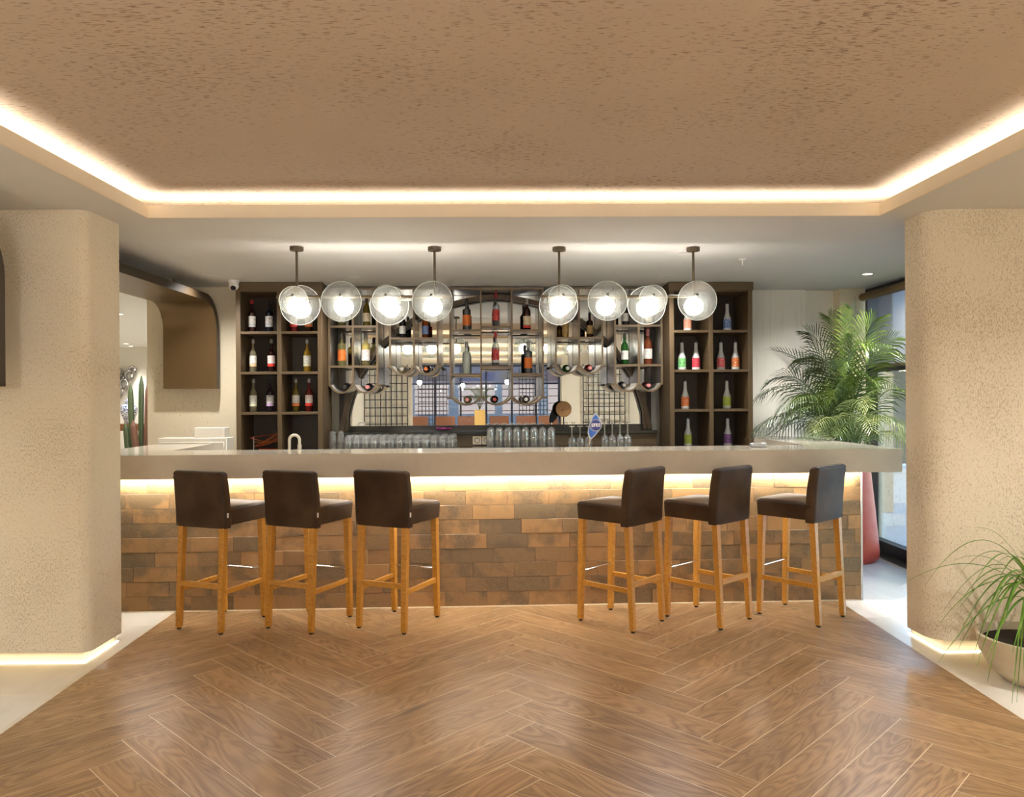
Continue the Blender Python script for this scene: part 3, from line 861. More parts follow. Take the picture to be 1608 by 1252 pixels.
LB = dict(white=label_mat('white_label', (224, 220, 212), (70, 62, 56), .6), whitered=label_mat('white_label_red_print', (226, 218, 210), (186, 44, 40), .58), whitedark=label_mat('white_label_dark_print', (224, 220, 214), (30, 34, 60), .57),
          whitegreen=label_mat('white_label_green_print', (224, 224, 212), (96, 120, 70), .6), orange=label_mat('orange_label', (222, 118, 46), (150, 62, 20), .58), redlab=label_mat('red_label', (184, 40, 38), (240, 226, 214), .6),
          blue=label_mat('blue_label', (92, 124, 186), (232, 236, 240), .54), green=label_mat('green_label', (122, 190, 116), (36, 90, 60), .56), crimson=label_mat('crimson_label', (196, 62, 76), (110, 26, 40), .57), coral=label_mat('coral_label', (220, 96, 96), (250, 190, 190), .57),
          tang=label_mat('tangerine_label', (226, 120, 56), (250, 226, 190), .57), lime=label_mat('lime_label', (176, 196, 76), (70, 110, 50), .57), plum=label_mat('plum_label', (132, 92, 150), (60, 34, 84), .57), cream=label_mat('cream_label', (226, 210, 176), (130, 80, 50), .6),
          apricot=label_mat('apricot_label', (226, 150, 120), (250, 220, 200), .57), gold=label_mat('gold_label', (180, 150, 96), (70, 50, 30), .56))
CP = dict(dark=plain('dark_cap', (40, 34, 32), .35), red=plain('red_cap', (150, 26, 28), .35), grey=plain('grey_foil_cap', (150, 146, 140), .3, .5), black=plain('black_spout', (16, 16, 16), .4), pink=plain('pink_foil_cap', (200, 120, 120), .35), green=plain('green_foil_cap', (40, 66, 40), .35), orange=plain('orange_cap', (210, 110, 40), .4), white=plain('white_cap', (226, 226, 222), .4))
BD = {k: plain(k+'_band', c, .45) for k, c in dict(silver=(196, 200, 206), red=(214, 50, 40), orange=(236, 130, 60), peach=(240, 196, 150), pale=(226, 226, 190), lilac=(190, 160, 200), black=(30, 28, 28), white=(230, 230, 228)).items()}
GS = 'syrup bottles on the left tall shelf'; GP = 'white-necked bottles on the right tall shelf'
for x, z, g, l, c, s, lb in [
    (-2.076, 2.1065, 'dark', 'white', 'red', 'silver', 'dark red syrup bottle with silver band, top left of the left shelf'),
    (-1.921, 2.1065, 'blueblack', 'whitedark', 'dark', 'silver', 'blue-black syrup bottle with dark berry label on the top shelf'),
    (-1.704, 2.1065, 'red', 'white', 'dark', 'red', 'red-banded syrup bottle half hidden behind the first lamp discs'),
    (-1.566, 2.1065, 'cola', 'white', 'dark', 'orange', 'orange-banded syrup bottle half hidden behind the first lamp discs'),
    (-2.069, 1.7485, 'clear', 'white', 'grey', 'peach', 'clear syrup bottle with peach band on the second shelf'),
    (-1.904, 1.7485, 'dark', 'whitered', 'grey', 'red', 'dark syrup bottle with bright red band on the second shelf'),
    (-1.583, 1.7485, 'yellow', 'whitegreen', 'grey', 'pale', 'yellow syrup bottle alone in its compartment on the second shelf'),
    (-2.069, 1.3895, 'clear', 'whitegreen', 'grey', 'pale', 'clear syrup bottle with pale band on the lowest filled shelf'),
    (-1.918, 1.3895, 'violet', 'whitedark', 'dark', 'lilac', 'nearly black syrup bottle with lilac band on the lowest filled shelf'),
    (-1.686, 1.3895, 'olive', 'whitegreen', 'grey', 'orange', 'olive syrup bottle with orange band on the lowest filled shelf'),
    (-1.568, 1.3895, 'red', 'whitered', 'grey', 'red', 'dark red syrup bottle with three red berries on its label')]:
    bottle('syrup', G[g], LB[l], CP[c], 'syrup_bottle', lb, (x, 7.12, z), group=GS, strip=BD[s])
for x, z, l, lb in [
    (1.914, 2.1065, 'apricot', 'white-necked bottle with apricot label half hidden by the last lamp disc'), (2.285, 2.1065, 'blue', 'white-necked bottle with blue label on the top shelf'),
    (1.859, 1.7485, 'green', 'white-necked bottle with mint green label on the second shelf'), (1.990, 1.7485, 'crimson', 'white-necked bottle with crimson label beside the mint green one'),
    (2.223, 1.7485, 'coral', 'white-necked bottle with coral pink label on the second shelf'), (2.361, 1.7485, 'tang', 'white-necked bottle with orange label at the end of the second shelf'),
    (1.886, 1.3895, 'tang', 'white-necked bottle with orange label alone in the third row compartment'), (2.277, 1.3895, 'lime', 'white-necked bottle with lime label in the third row'),
    (1.911, 1.0425, 'lime', 'white-necked bottle with yellow-green label in the bottom row by the sockets'), (2.284, 1.0425, 'plum', 'white-necked bottle with purple label in the bottom row')]:
    bottle('puree', G['white'], LB[l], CP['black'], 'puree_bottle', lb, (x, 7.12, z), group=GP, strip=BD['white'])
for kd, x, y, z, g, l, c, s, sc, lb in [
    ('square', -.136, 7.35, 2.1375, 'steel', 'orange', 'dark', None, 1, 'pewter bottle with round orange label, top left of the central rack'),
    ('tall', .142, 7.35, 2.1715, 'vodka', 'redlab', 'red', None, .97, 'clear spirit bottle with red label and red cap, top middle of central rack'),
    ('wine', .435, 7.35, 2.1375, 'dark', 'cream', 'grey', 'red', .95, 'dark bottle with cream and red label, top right of central rack'),
    ('square', -.139, 7.35, 1.7315, 'pale', None, 'grey', None, 1, 'pale frosted square bottle in the second row of central rack'),
    ('tall', .136, 7.35, 1.8005, 'vodka', 'redlab', 'red', 'white', .96, 'clear bottle with large red label in the middle of the central rack'),
    ('square', .444, 7.35, 1.7315, 'steel', 'orange', 'grey', None, 1.02, 'grey bottle with bright orange label in the second row of central rack'),
    ('square', -1.31, 7.35, 1.8095, 'limoncello', 'orange', 'grey', None, 1.03, 'straw coloured liqueur bottle with orange and white label in the far left rack'),
    ('square', -1.087, 7.35, 1.8095, 'limoncello', 'whitered', 'grey', None, 1.03, 'straw coloured liqueur bottle with cream and red label in the far left rack'),
    ('wine', -1.076, 7.35, 2.1785, 'olive', 'cream', 'dark', None, .9, 'squat green and brown bottle with cream hexagonal label, top of the far left rack'),
    ('square', -1.31, 7.35, 2.1785, 'limoncello', 'white', 'grey', None, .85, 'straw coloured bottle mostly hidden behind the second lamp disc'),
    ('wine', -.742, 7.35, 2.0665, 'black', 'white', 'white', None, .82, 'black bottle with white shoulder on the short rack left of centre'),
    ('square', -.527, 7.35, 2.0665, 'amber', 'blue', 'white', None, .8, 'amber bottle with blue and white label on the short rack left of centre'),
    ('square', .801, 7.35, 2.0665, 'gold', 'gold', 'orange', None, .8, 'gold foil bottle on the short rack right of centre'),
    ('square', 1.033, 7.35, 2.0665, 'cola', 'gold', 'dark', None, .8, 'dark brown bottle with gold oval label on the short rack right of centre'),
    ('wine', 1.367, 7.35, 1.8095, 'green', 'white', 'green', None, .93, 'green wine bottle with white label in the far right rack'),
    ('wine', 1.590, 7.35, 1.8095, 'rose', 'white', 'pink', None, 1.05, 'rose liqueur bottle with white and magenta label in the far right rack'),
    ('wine', 1.375, 7.35, 2.1785, 'black', 'white', 'dark', None, .85, 'black bottle with white label at the top of the far right rack'),
    ('square', 1.60, 7.35, 2.1785, 'amber', 'cream', 'dark', None, .85, 'amber bottle hidden behind the seventh lamp disc')]:
    bottle(kd, G[g], LB[l] if l else None, CP[c], 'spirit_bottle', lb, (x, y, z), group='spirit bottles in the hanging racks', strip=BD[s] if s else None, scale=sc)
# wine bottles lying in the cradles, necks towards the room
def lying(xc, hw, zc, zb, dx, g, c, lb):
    o, n_, cz, ri = arc(xc, hw, zc, zb)
    d = ri-.0395; dz = -math.sqrt(max(d*d-dx*dx, 0))
    t = bottle('wine', G[g], None, CP[c], 'wine_bottle', lb, (xc+dx, YF+.305, cz+dz), group='wine bottles lying in the rack cradles')
    t.rotation_euler.x = R(90)
def mids(P): return [((a[1]+b_[0])/2, (b_[0]-a[1])/2+.006) for a, b_ in zip(P, P[1:])]
m1l, m2l, mc, m2r, m1r = map(mids, (P1L, P2L, PC, P2R, P1R))
for (xc, hw), zc, zb, dx, g, c, lb in [
    (m1l[0], 1.629, 1.551, .03, 'black', 'dark', 'black bottle lying in the first cradle from the syrup shelf'), (m1l[1], 1.629, 1.551, .02, 'black', 'pink', 'black bottle with pink cap lying in the second cradle'),
    (m2l[0], 1.802, 1.72, .0, 'clear', 'grey', 'clear bottle with grey cap lying in the short left rack'), (m2l[1], 1.802, 1.72, .0, 'dark', 'orange', 'dark red bottle with tan cap lying in the short left rack'),
    (mc[0], 1.506, 1.432, .01, 'clear', 'pink', 'bottle with pink cap lying in the left cradle of the central rack'), (mc[1], 1.506, 1.432, -.02, 'black', 'red', 'black bottle with red cap lying in the middle cradle'),
    (mc[2], 1.506, 1.432, -.015, 'steel', 'grey', 'grey bottle lying in the right cradle of the central rack'),
    (m2r[0], 1.802, 1.72, .0, 'green', 'grey', 'green bottle lying in the short right rack'), (m2r[1], 1.802, 1.72, -.01, 'red', 'pink', 'red bottle with pink cap lying in the short right rack'),
    (m1r[0], 1.629, 1.551, -.03, 'black', 'grey', 'dark bottle lying under the green bottle in the far right rack'), (m1r[1], 1.629, 1.551, -.02, 'dark', 'pink', 'dark bottle lying under the rose bottle in the far right rack')]:
    lying(xc, hw, zc, zb, dx, g, c, lb)

# ------------------------------------------------------------------ glasses on the back counter
def tumb(h, r0, r1, facets=16):
    bm = B(); lathe(bm, [(r0, 0), (r0, h*.34), (r0*1.05, h*.37), (r0*1.05, h*.41), (r0*.98, h*.44), (r1*1.02, h*.70), (r1*.95, h*.84), (r1*.72, h*.94), (r1*.35, h*.99), (0, h), (0, h-.014), (r1*.7, h*.86), (r0-.004, h*.4), (r0-.003, .002), (r0, 0)], facets); return bm
ORD = 'first second third fourth fifth sixth seventh eighth ninth tenth eleventh twelfth thirteenth'.split()
def glasses(bm, name, xs, ys, z, kind, place, group, jit=.002):
    first = None
    rows = ['front', 'second', 'back'] if len(ys) == 3 else ['front', 'back'] if len(ys) == 2 else ['only']
    for j, y in enumerate(ys):
        for i, x in enumerate(xs):
            p = (x+random.uniform(-jit, jit)+.012*j, y, z)
            lb = '%s, %s from left in the %s row %s' % (kind, ORD[i], rows[j], place)
            if first is None: first = fin(name, bm, M['tumbler'], label=lb, cat='glass', group=group, bar=True, loc=p)
            else: dup(first, p, random.uniform(0, 6), lb, bar=True)
XSL = [-1.195+.0762*i for i in range(13)]
glasses(tumb(.122, .035, .030), 'tumbler', XSL, (6.99, 7.068, 7.146), 1.056, 'upturned small tumbler', 'left of the sockets', 'upturned tumblers left of the sockets')
XSM = [.075+.0785*i for i in range(8)]
glasses(tumb(.180, .036, .033), 'highball_glass', XSM, (6.99, 7.075), 1.056, 'upturned tall glass', 'right of the sockets', 'upturned tall glasses right of the sockets')
glasses(tumb(.165, .034, .030), 'mixing_glass', (-1.345, -1.272), (7.05,), 1.05, 'upturned mixing glass', 'by the left arch foot', 'pair of glasses at the left foot of the arch')
def stem(h, r):
    bm = B(); lathe(bm, [(r*.82, 0), (r, h*.22), (r*.85, h*.40), (.006, h*.50), (.0045, h*.75), (.006, h*.97), (r*.8, h*.985), (r*.8, h), (0, h)], 18); return bm
glasses(stem(.19, .036), 'cocktail_glass', (.815, .890, .965), (7.00, 7.085), 1.05, 'upturned stemmed cocktail glass', 'left of the tap', 'upturned cocktail glasses left of the tap')
glasses(stem(.225, .033), 'wine_glass', (1.115, 1.185, 1.255, 1.325), (7.00, 7.085), 1.05, 'upturned stemmed wine glass', 'right of the tap', 'upturned wine glasses right of the tap')

# ------------------------------------------------------------------ things on and behind the bar
# beer tap
bt = root('beer_tap', (0, 5.92, 0), 'chrome beer tap with a blue pointed handle plate behind the bar', 'tap', bar=True)
PX = lambda px, py: ((px-933)*.00489+.862, 1.5-(py-627.3)*.00487)
bm = B(); tube(bm, [(.815, .03, .93), (.818, .03, 1.10), (.835, .02, 1.20)], [.024, .022, .012], 14); fin('tap_body', bm, M['chrome'], bt)
bm = B(); tube(bm, [(.818, .03, 1.09), (.818, -.05, 1.10), (.818, -.07, 1.06)], .011, 10); fin('spout', bm, M['chrome'], bt)
bx('tap_base', M['steel'], (.76, .88, -.03, .10, .90, .93), bt, .004)
outl = [(935.4, 649.9), (940, 656), (944.7, 665.7), (944.6, 672), (942, 678), (934, 687.5), (927.4, 693.7), (924, 690), (922.3, 683.4), (923.5, 675), (926, 666.6), (930, 656.5)]
cxx = sum(p[0] for p in outl)/12; cyy_ = sum(p[1] for p in outl)/12
mk = lambda s: [PX(cxx+(p[0]-cxx)*s, cyy_+(p[1]-cyy_)*s) for p in outl]
bm = B(); prism(bm, mk(1), -.008, .004, 'Y'); hp = fin('handle_plate', bm, M['silver'], bt)
bm = B(); prism(bm, mk(.84), -.0105, -.0081, 'Y'); fin('blue_face', bm, M['blue'], hp)
bm = B(); prism(bm, mk(.97), .0041, .012, 'Y'); fin('back_shell', bm, M['flatblack'], hp)
c0 = PX(935, 670.8)
bm = B(); lathe(bm, [(0, 0), (.047, 0), (.047, .003), (0, .003)], 28, (c0[0], -.0145, c0[1]), 'Y'); em = fin('emblem', bm, M['silver'], hp)
bm = B(); lathe(bm, [(0, 0), (.041, 0), (.041, .002), (0, .002)], 28, (c0[0], -.0165, c0[1]), 'Y'); fin('emblem_face', bm, M['navy'], hp)
cu = bpy.data.curves.new('lettering', 'FONT'); cu.body = 'EFES'; cu.size = .036; cu.align_x = 'CENTER'; cu.align_y = 'CENTER'; cu.extrude = .001; cu.offset = .0008
cu.materials.append(M['letter'])
tmp = bpy.data.objects.new('lettering', cu); C.objects.link(tmp); lme = bpy.data.meshes.new_from_object(tmp.evaluated_get(bpy.context.evaluated_depsgraph_get())); bpy.data.objects.remove(tmp)
tx = bpy.data.objects.new('lettering', lme); C.objects.link(tx); tx.parent = hp; tx.location = (c0[0], -.0185, c0[1]); tx.rotation_euler = (R(90), 0, 0)
meta(tx, 'white lettering reading EFES')
# tap faucet
fa = root('faucet', (0, 5.98, 0), 'cream gooseneck faucet rising behind the bar top', 'faucet', bar=True)
cx_ = -1.43
bm = B(); tube(bm, [(cx_-.038, 0, .92), (cx_-.038, 0, 1.19)]+[(cx_-.038*math.cos(a), 0, 1.19+.038*math.sin(a)) for a in [PI*i/12 for i in range(1, 12)]]+[(cx_+.038, 0, 1.185), (cx_+.038, 0, 1.15)], .0115, 12); fin('spout', bm, M['ivory'], fa)
bm = B(); tube(bm, [(cx_+.038, 0, 1.155), (cx_+.038, 0, 1.12)], .0155, 12); fin('aerator', bm, M['ivory'], fa)
bm = B(); tube(bm, [(cx_-.038, 0, .90), (cx_-.038, 0, .96)], .026, 14); fin('base_ring', bm, M['ivory'], fa)
bx('sink_counter', M['steel'], (-2.26, 2.42, 5.875, 6.25, .86, .899), label='steel work counter behind the bar under the worktop', cat='counter', bar=True)
# acrylic holder
ho = root('card_holder', (2.02, 5.60, BT+TZ), 'small clear acrylic card holder lying on the bar top at right', 'holder', bar=True)
bx('plate', M['tumbler'], (-.06, .06, -.03, .03, 0, .004), ho); bx('wedge', M['silver'], (-.055, .06, -.012, .03, .004, .032), ho, .003)
# wires
wr = root('wire_bundle', (-1.93, 7.14, 1.0425), 'loose orange and red wires on the bottom of the left shelf', 'wires', bar=True)
for i in range(9):
    z = .006; a = random.uniform(-.15, .1)
    p0 = Vector((-.13+random.uniform(-.02, .04), random.uniform(-.1, .1), .12+random.uniform(-.05, .02) if i < 3 else .03)); p2 = Vector((.115, random.uniform(-.1, .1), random.uniform(.02, .2))); p1 = Vector((random.uniform(-.05, .1), random.uniform(-.1, .1), random.uniform(.0, .14)))
    bm = B(); tube(bm, [p0*(1-t)**2+p1*2*t*(1-t)+p2*t*t for t in [k/14 for k in range(15)]], .0035, 6)
    fin('wire', bm, M['orangewire'] if i % 3 else M['redwire'], wr)
bm = B(); tube(bm, [(-.10, .0, .008), (0, .03, .006), (.1, -.03, .008)], .008, 8); fin('wire', bm, M['redwire'], wr)
bm = B(); tube(bm, [(-.14, -.02, 0), (-.14, -.02, .125)], .006, 8); fin('plug_strip', bm, M['silver'], wr)
# cork board on a pin and the purple flowers on the ledge
cb = root('round_board', (.79, 7.44, 1.186), 'round wooden board on a thin stand in front of the mirror', 'board', bar=True)
bm = B(); lathe(bm, [(0, 0), (.074, 0), (.077, .003), (.077, .012), (0, .012)], 28, (0, .0, .205), 'Y'); fin('disc', bm, M['corkwood'], cb)
bm = B(); tube(bm, [(0, .02, 0), (0, .02, .205)], .006, 8); fin('stand', bm, M['flatblack'], cb); bx('stand_foot', M['flatblack'], (-.04, .04, -.03, .04, 0, .008), cb, .002)
bm = B(); lathe(bm, [(0, 0), (.006, 0), (.006, .004), (0, .004)], 8, (-.012, -.004, .197), 'Y'); fin('peg', bm, M['flatblack'], cb)
pf = root('flower_bunch', (-.36, 7.42, 1.186), 'small bunch of purple flowers lying on the ledge behind the tumblers', 'flowers', bar=True)
for i in range(9):
    bm = B(); sphere(bm, (-.06+.015*i, random.uniform(-.02, .02), .018+random.uniform(0, .012)), .016, 8, 6, .8); fin('blossom', bm, M['purple'], pf)
# white cabinet left of the syrup shelf
wc = root('white_cabinet', (-2.46, 6.72, 0), 'low white cabinet with a stepped top left of the syrup shelf', 'cabinet', bar=True)
bx('body', M['ivory'], (-.30, .278, 0, .20, 0, 1.176), wc, .004); bx('upper_box', M['ivory'], (-.02, .24, .06, .20, 1.176, 1.262), wc, .004)
d_ = bx('door', M['ivory'], (-.28, .26, -.012, 0, .1, 1.14), wc, .002); bx('handle', M['steel'], (.2, .21, -.03, -.012, .8, .95), d_)
# security camera
sc_ = root('security_camera', (-2.325, 6.78, HC-.001), 'white dome security camera under the ceiling beside the syrup shelf', 'camera')
bm = B(); lathe(bm, [(0, 0), (.044, 0), (.044, -.028), (0, -.03)], 24); fin('base', bm, M['whiteplastic'], sc_)
bm = B(); sphere(bm, (0, -.004, -.05), .042, 20, 12); fin('ball', bm, M['whiteplastic'], sc_)
bm = B(); sphere(bm, (.004, -.028, -.070), .0235, 16, 10); fin('lens', bm, M['black'], sc_)

# ------------------------------------------------------------------ ceiling fittings
def downlight(x, y, label, lit=True, power=0, blend=1., angle=150, z=HC, group='recessed ceiling downlights'):
    t = root('downlight', (x, y, z), label, 'lamp', group)
    bm = B(); lathe(bm, [(.040, -.0005), (.052, -.0005), (.052, -.005), (.040, -.004), (.040, -.0005)], 24); fin('trim_ring', bm, M['white'], t)
    bm = B(); lathe(bm, [(0, -.0015), (.039, -.0015), (.039, -.0035), (0, -.0035)], 24); fin('lens', bm, M['L_down'] if lit else M['white'], t)
    if power:
        l = bpy.data.lights.new('bulb', 'SPOT'); l.energy = power; l.spot_size = R(angle); l.spot_blend = blend; l.shadow_soft_size = .05; l.color = (1, .98, .95)
        lo = bpy.data.objects.new('bulb', l); C.objects.link(lo); lo.parent = t; lo.location = (0, 0, -.02)
    return t
DN = LIGHT['down']
for x, y, lb, lit, p in [(-2.43, 6.45, 'dim recessed downlight above the passage left of the bar', False, DN*1.9), (-1.25, 6.62, 'recessed downlight in front of the far left rack', False, DN*2.0),
                     (1.42, 6.66, 'recessed downlight in front of the far right rack', False, DN*2.0), (3.13, 6.58, 'bright recessed downlight over the tall palm', True, DN*3.2), (1.33, 5.62, 'recessed downlight beside the right pendant canopy', False, DN*.4)]:
    downlight(x, y, lb, lit, p)
downlight(-7.1, 14.95, 'recessed downlight over the console table in the far room', True, DN*1.6, angle=80)
downlight(-6.88, 14.3, 'recessed downlight just seen beyond the passage', True, DN*1.5)
downlight(-5.6, 12.6, 'recessed downlight in the far room beyond the passage', True, DN*5)
downlight(-4.6, 9.4, 'recessed downlight in the passage', True, DN*5)
for x, y in ((-2.9, 2.8), (3.0, 2.6), (-2.9, .4), (3.0, .2), (-2.9, -2.6), (3.0, -2.6), (-2.9, -5.6), (3.0, -5.6), (-4.9, 2.8), (-4.9, -2.6)):  # unseen downlights added as fill light for the room
    downlight(x, y, 'added soffit fill downlight %s, %s' % ({-2.9: 'left of the cove', 3.0: 'right of the cove', -4.9: 'near the left wall'}[x], {2.8: 'beside the pillars', 2.6: 'beside the pillars', .4: 'beside the camera', .2: 'beside the camera', -2.6: 'behind the camera', -5.6: 'near the rear window'}[y]), True, DN*3.2, angle=150)
sp = root('sprinkler', (1.83, 5.85, HC), 'small white sprinkler head in the ceiling right of the pendants', 'sprinkler')
bm = B(); lathe(bm, [(0, -.0005), (.028, -.0005), (.026, -.008), (.008, -.012), (.006, -.045), (.016, -.047), (.016, -.050), (0, -.050)], 16); fin('head', bm, M['whiteplastic'], sp)

# bronze ribbons hanging from the ceiling
def ribbon(x0, x1, y_end, y_start, zt, zb, label, th=.065, r=.30):
    prof = [(y_start, zt)]
    n = 14
    for i in range(n+1):
        a = PI/2-PI/2*i/n; prof.append((y_end-r+r*math.cos(a), zt-r+r*math.sin(a)))
    prof.append((y_end, zb)); inner = [(y_end-th, zb)]
    for i in range(n+1):
        a = PI/2*i/n; inner.append((y_end-r+(r-th)*math.cos(a), zt-r+(r-th)*math.sin(a)))
    inner.append((y_start, zt-th))
    t = root('metal_canopy', ((x0+x1)/2, y_end, zb), label, 'canopy', 'curved bronze ribbon canopies')
    bm = B(); prism(bm, [(y-y_end, z-zb) for y, z in prof+inner], -(x1-x0)/2, (x1-x0)/2, 'X'); bd = fin('band', bm, [M['ribbon'], M['darkbrown']], t)
    for p in bd.data.polygons: p.material_index = 1 if abs(p.normal.x) > .9 else 0
    for yy in (y_start+.3, (y_start+y_end-r)/2, y_end-r-.1):
        bm = B(); tube(bm, [(0, yy-y_end, zt-zb), (0, yy-y_end, HC-zb)], .01, 8); fin('hanger', bm, M['ribbon'], t)
ribbon(-3.06, -2.58, 7.12, 4.72, 2.435, 1.603, 'curved bronze canopy bending down in front of the left wall')
ribbon(-3.03, -2.55, 4.02, 1.9, 2.435, 1.576, 'curved bronze canopy cut off at the edge, in front of the cream pillar')

# ------------------------------------------------------------------ far room beyond the passage
tb = root('console_table', (-7.1, 14.8, 0), 'tall brown wooden console table against the wall of the far room', 'table')
bx('table_top', M['tablewood'], (-.35, .42, -.2, .2, 1.01, 1.06), tb, .004)
bx('apron', M['tablewood'], (-.30, .36, -.16, .16, .93, 1.01), tb, .003)
for x in (-.30, .31):
    for y in (-.15, .11): bx('leg', M['tablewood'], (x, x+.05, y, y+.05, 0, .93), tb, .004)
jr = root('lidded_jar', (-7.07, 14.8, 1.061), 'blue and white lidded porcelain jar standing on the console table', 'jar')
bm = B(); lathe(bm, [(0, 0), (.085, 0), (.09, .01), (.085, .04), (.11, .12), (.150, .22), (.152, .29), (.12, .355), (.075, .385), (.07, .40), (0, .40)], 28); fin('body', bm, M['jar'], jr)
bm = B(); lathe(bm, [(.082, .40), (.085, .41), (.08, .44), (.04, .465), (.015, .475), (.012, .49), (.024, .51), (.014, .535), (0, .545)], 22); fin('lid', bm, M['jar'], jr)
ws = root('wall_sculpture', (-7.36, 15.26, 1.72), 'bronze looped metal sculpture on the wall under the spotlight', 'sculpture')
for i, (x, z, r_) in enumerate([(-.12, -.05, .10), (-.02, .10, .09), (.08, .27, .085), (.15, .38, .06), (-.06, .22, .05), (-.10, .32, .07)]):
    bm = B(); tube(bm, [(x+r_*math.cos(a)*.8, -.02+.02*math.sin(a*2), z+r_*math.sin(a)) for a in [2*PI*k/16 for k in range(17)]], .026, 8); fin('loop', bm, M['brushed'], ws)
ca = root('tall_cactus', (-4.64, 10.0, 0), 'tall columnar cactus cluster behind the bar end at left', 'cactus')
bm = B(); lathe(bm, [(0, 0), (.22, 0), (.27, .45), (.25, .47), (.23, .42), (0, .42)], 20); fin('pot', bm, M['black'], ca)
def cstem(x, y, z0, z1, r_, m, lean=0):
    bm = B(); n = 12; rings = []
    for i in range(13):
        t = i/12; rr = r_*(1 if t < .85 else max(.12, math.sqrt(max(0, 1-((t-.85)/.15)**2))))
        rings.append([bm.verts.new((x+lean*t+rr*(1 if k % 2 else .72)*math.cos(2*PI*k/n), y+rr*(1 if k % 2 else .72)*math.sin(2*PI*k/n), z0+(z1-z0)*t)) for k in range(n)])
    for a, b_ in zip(rings, rings[1:]):
        for k in range(n): bm.faces.new((a[k], a[(k+1) % n], b_[(k+1) % n], b_[k]))
    bm.faces.new(rings[-1])
    fin('stem', bm, m, ca, smooth=False)
for x, y, z0, z1, r_, m, le in [(-.09, 0, .42, 1.72, .035, 'cactus', -.03), (-.02, .05, .42, 1.82, .032, 'cactus', .02), (.07, 0, .42, 1.74, .036, 'cactusred', .04), (.03, -.08, .42, 1.25, .04, 'cactusred', -.08), (-.10, -.05, .42, 1.22, .035, 'cactus', -.06), (.11, .03, .42, 1.40, .035, 'cactus', .02), (.03, .1, .42, 2.03, .010, 'bark', .03)]:
    cstem(x, y, z0, z1, r_, M[m], le)

# ------------------------------------------------------------------ plants
def frond(parent, p0, p1, p2, width, n, mat, droop=.25, roll=0., rest=None):
    p0, p1, p2 = map(Vector, (p0, p1, p2))
    bez = lambda t: p0*(1-t)**2+p1*2*t*(1-t)+p2*t*t
    bm = B()
    tube(bm, [bez(k/12) for k in range(13)], [.008*(1-.75*k/12) for k in range(13)], 5)
    for i in range(n):
        t = .24+.76*(i+.5)/n; u = (t-.24)/.76
        c = bez(t); tg = (bez(min(t+.02, 1))-bez(max(t-.02, 0))).normalized()
        sd = tg.cross(Vector((0, 0, 1)))
        if sd.length < .1: sd = tg.cross(Vector((0, 1, 0)))
        sd.normalize(); sd = Matrix.Rotation(roll, 3, tg) @ sd; nrm = sd.cross(tg)
        ln = width*(.45+.55*math.sin(PI*min(1, .18+.72*u)))*(1-.35*u**3)*random.uniform(.88, 1.1)
        sp = .95-.45*u
        for s in (-1, 1):
            d = (sd*s*sp+tg*(.55+.5*u)+nrm*.22).normalized()
            dr = droop*ln*random.uniform(.6, 1.3)
            e = [c, c+d*ln*.33+Vector((0, 0, -dr*.05)), c+d*ln*.68+Vector((0, 0, -dr*.35)), c+d*ln*.96+Vector((0, 0, -dr))]
            wv = tg*.0066
            v = [bm.verts.new(q) for q in (e[0]-wv*.35, e[0]+wv*.35, e[1]-wv, e[1]+wv, e[2]-wv*.8, e[2]+wv*.8, e[3])]
            bm.faces.new((v[0], v[1], v[3], v[2])); bm.faces.new((v[2], v[3], v[5], v[4])); bm.faces.new((v[4], v[5], v[6]))
    if rest:                      # leaflets that reach the stone top lie on it
        for v in bm.verts:
            if v.co.x < rest[0]: v.co.z = max(v.co.z, rest[1])
    return fin('frond', bm, mat, parent, smooth=False)
pb = Vector((3.17, 7.08, 0))
pp = root('areca_palm', pb, 'big areca palm with arching fronds behind the right end of the bar', 'plant')
bm = B(); lathe(bm, [(.0, .93), (.16, .93), (.165, .9), (0.02, .9)], 20); fin('soil', bm, M['soil'], pp)
rp = root('red_planter', pb, 'tall tapering red terracotta planter beside the window', 'planter')
bm = B(); lathe(bm, [(0, .0), (.235, .0), (.262, .03), (.268, .08), (.235, .45), (.20, .80), (.185, .98), (.17, .98), (.17, .9), (0, .9)], 32); fin('pot', bm, M['terracotta'], rp)
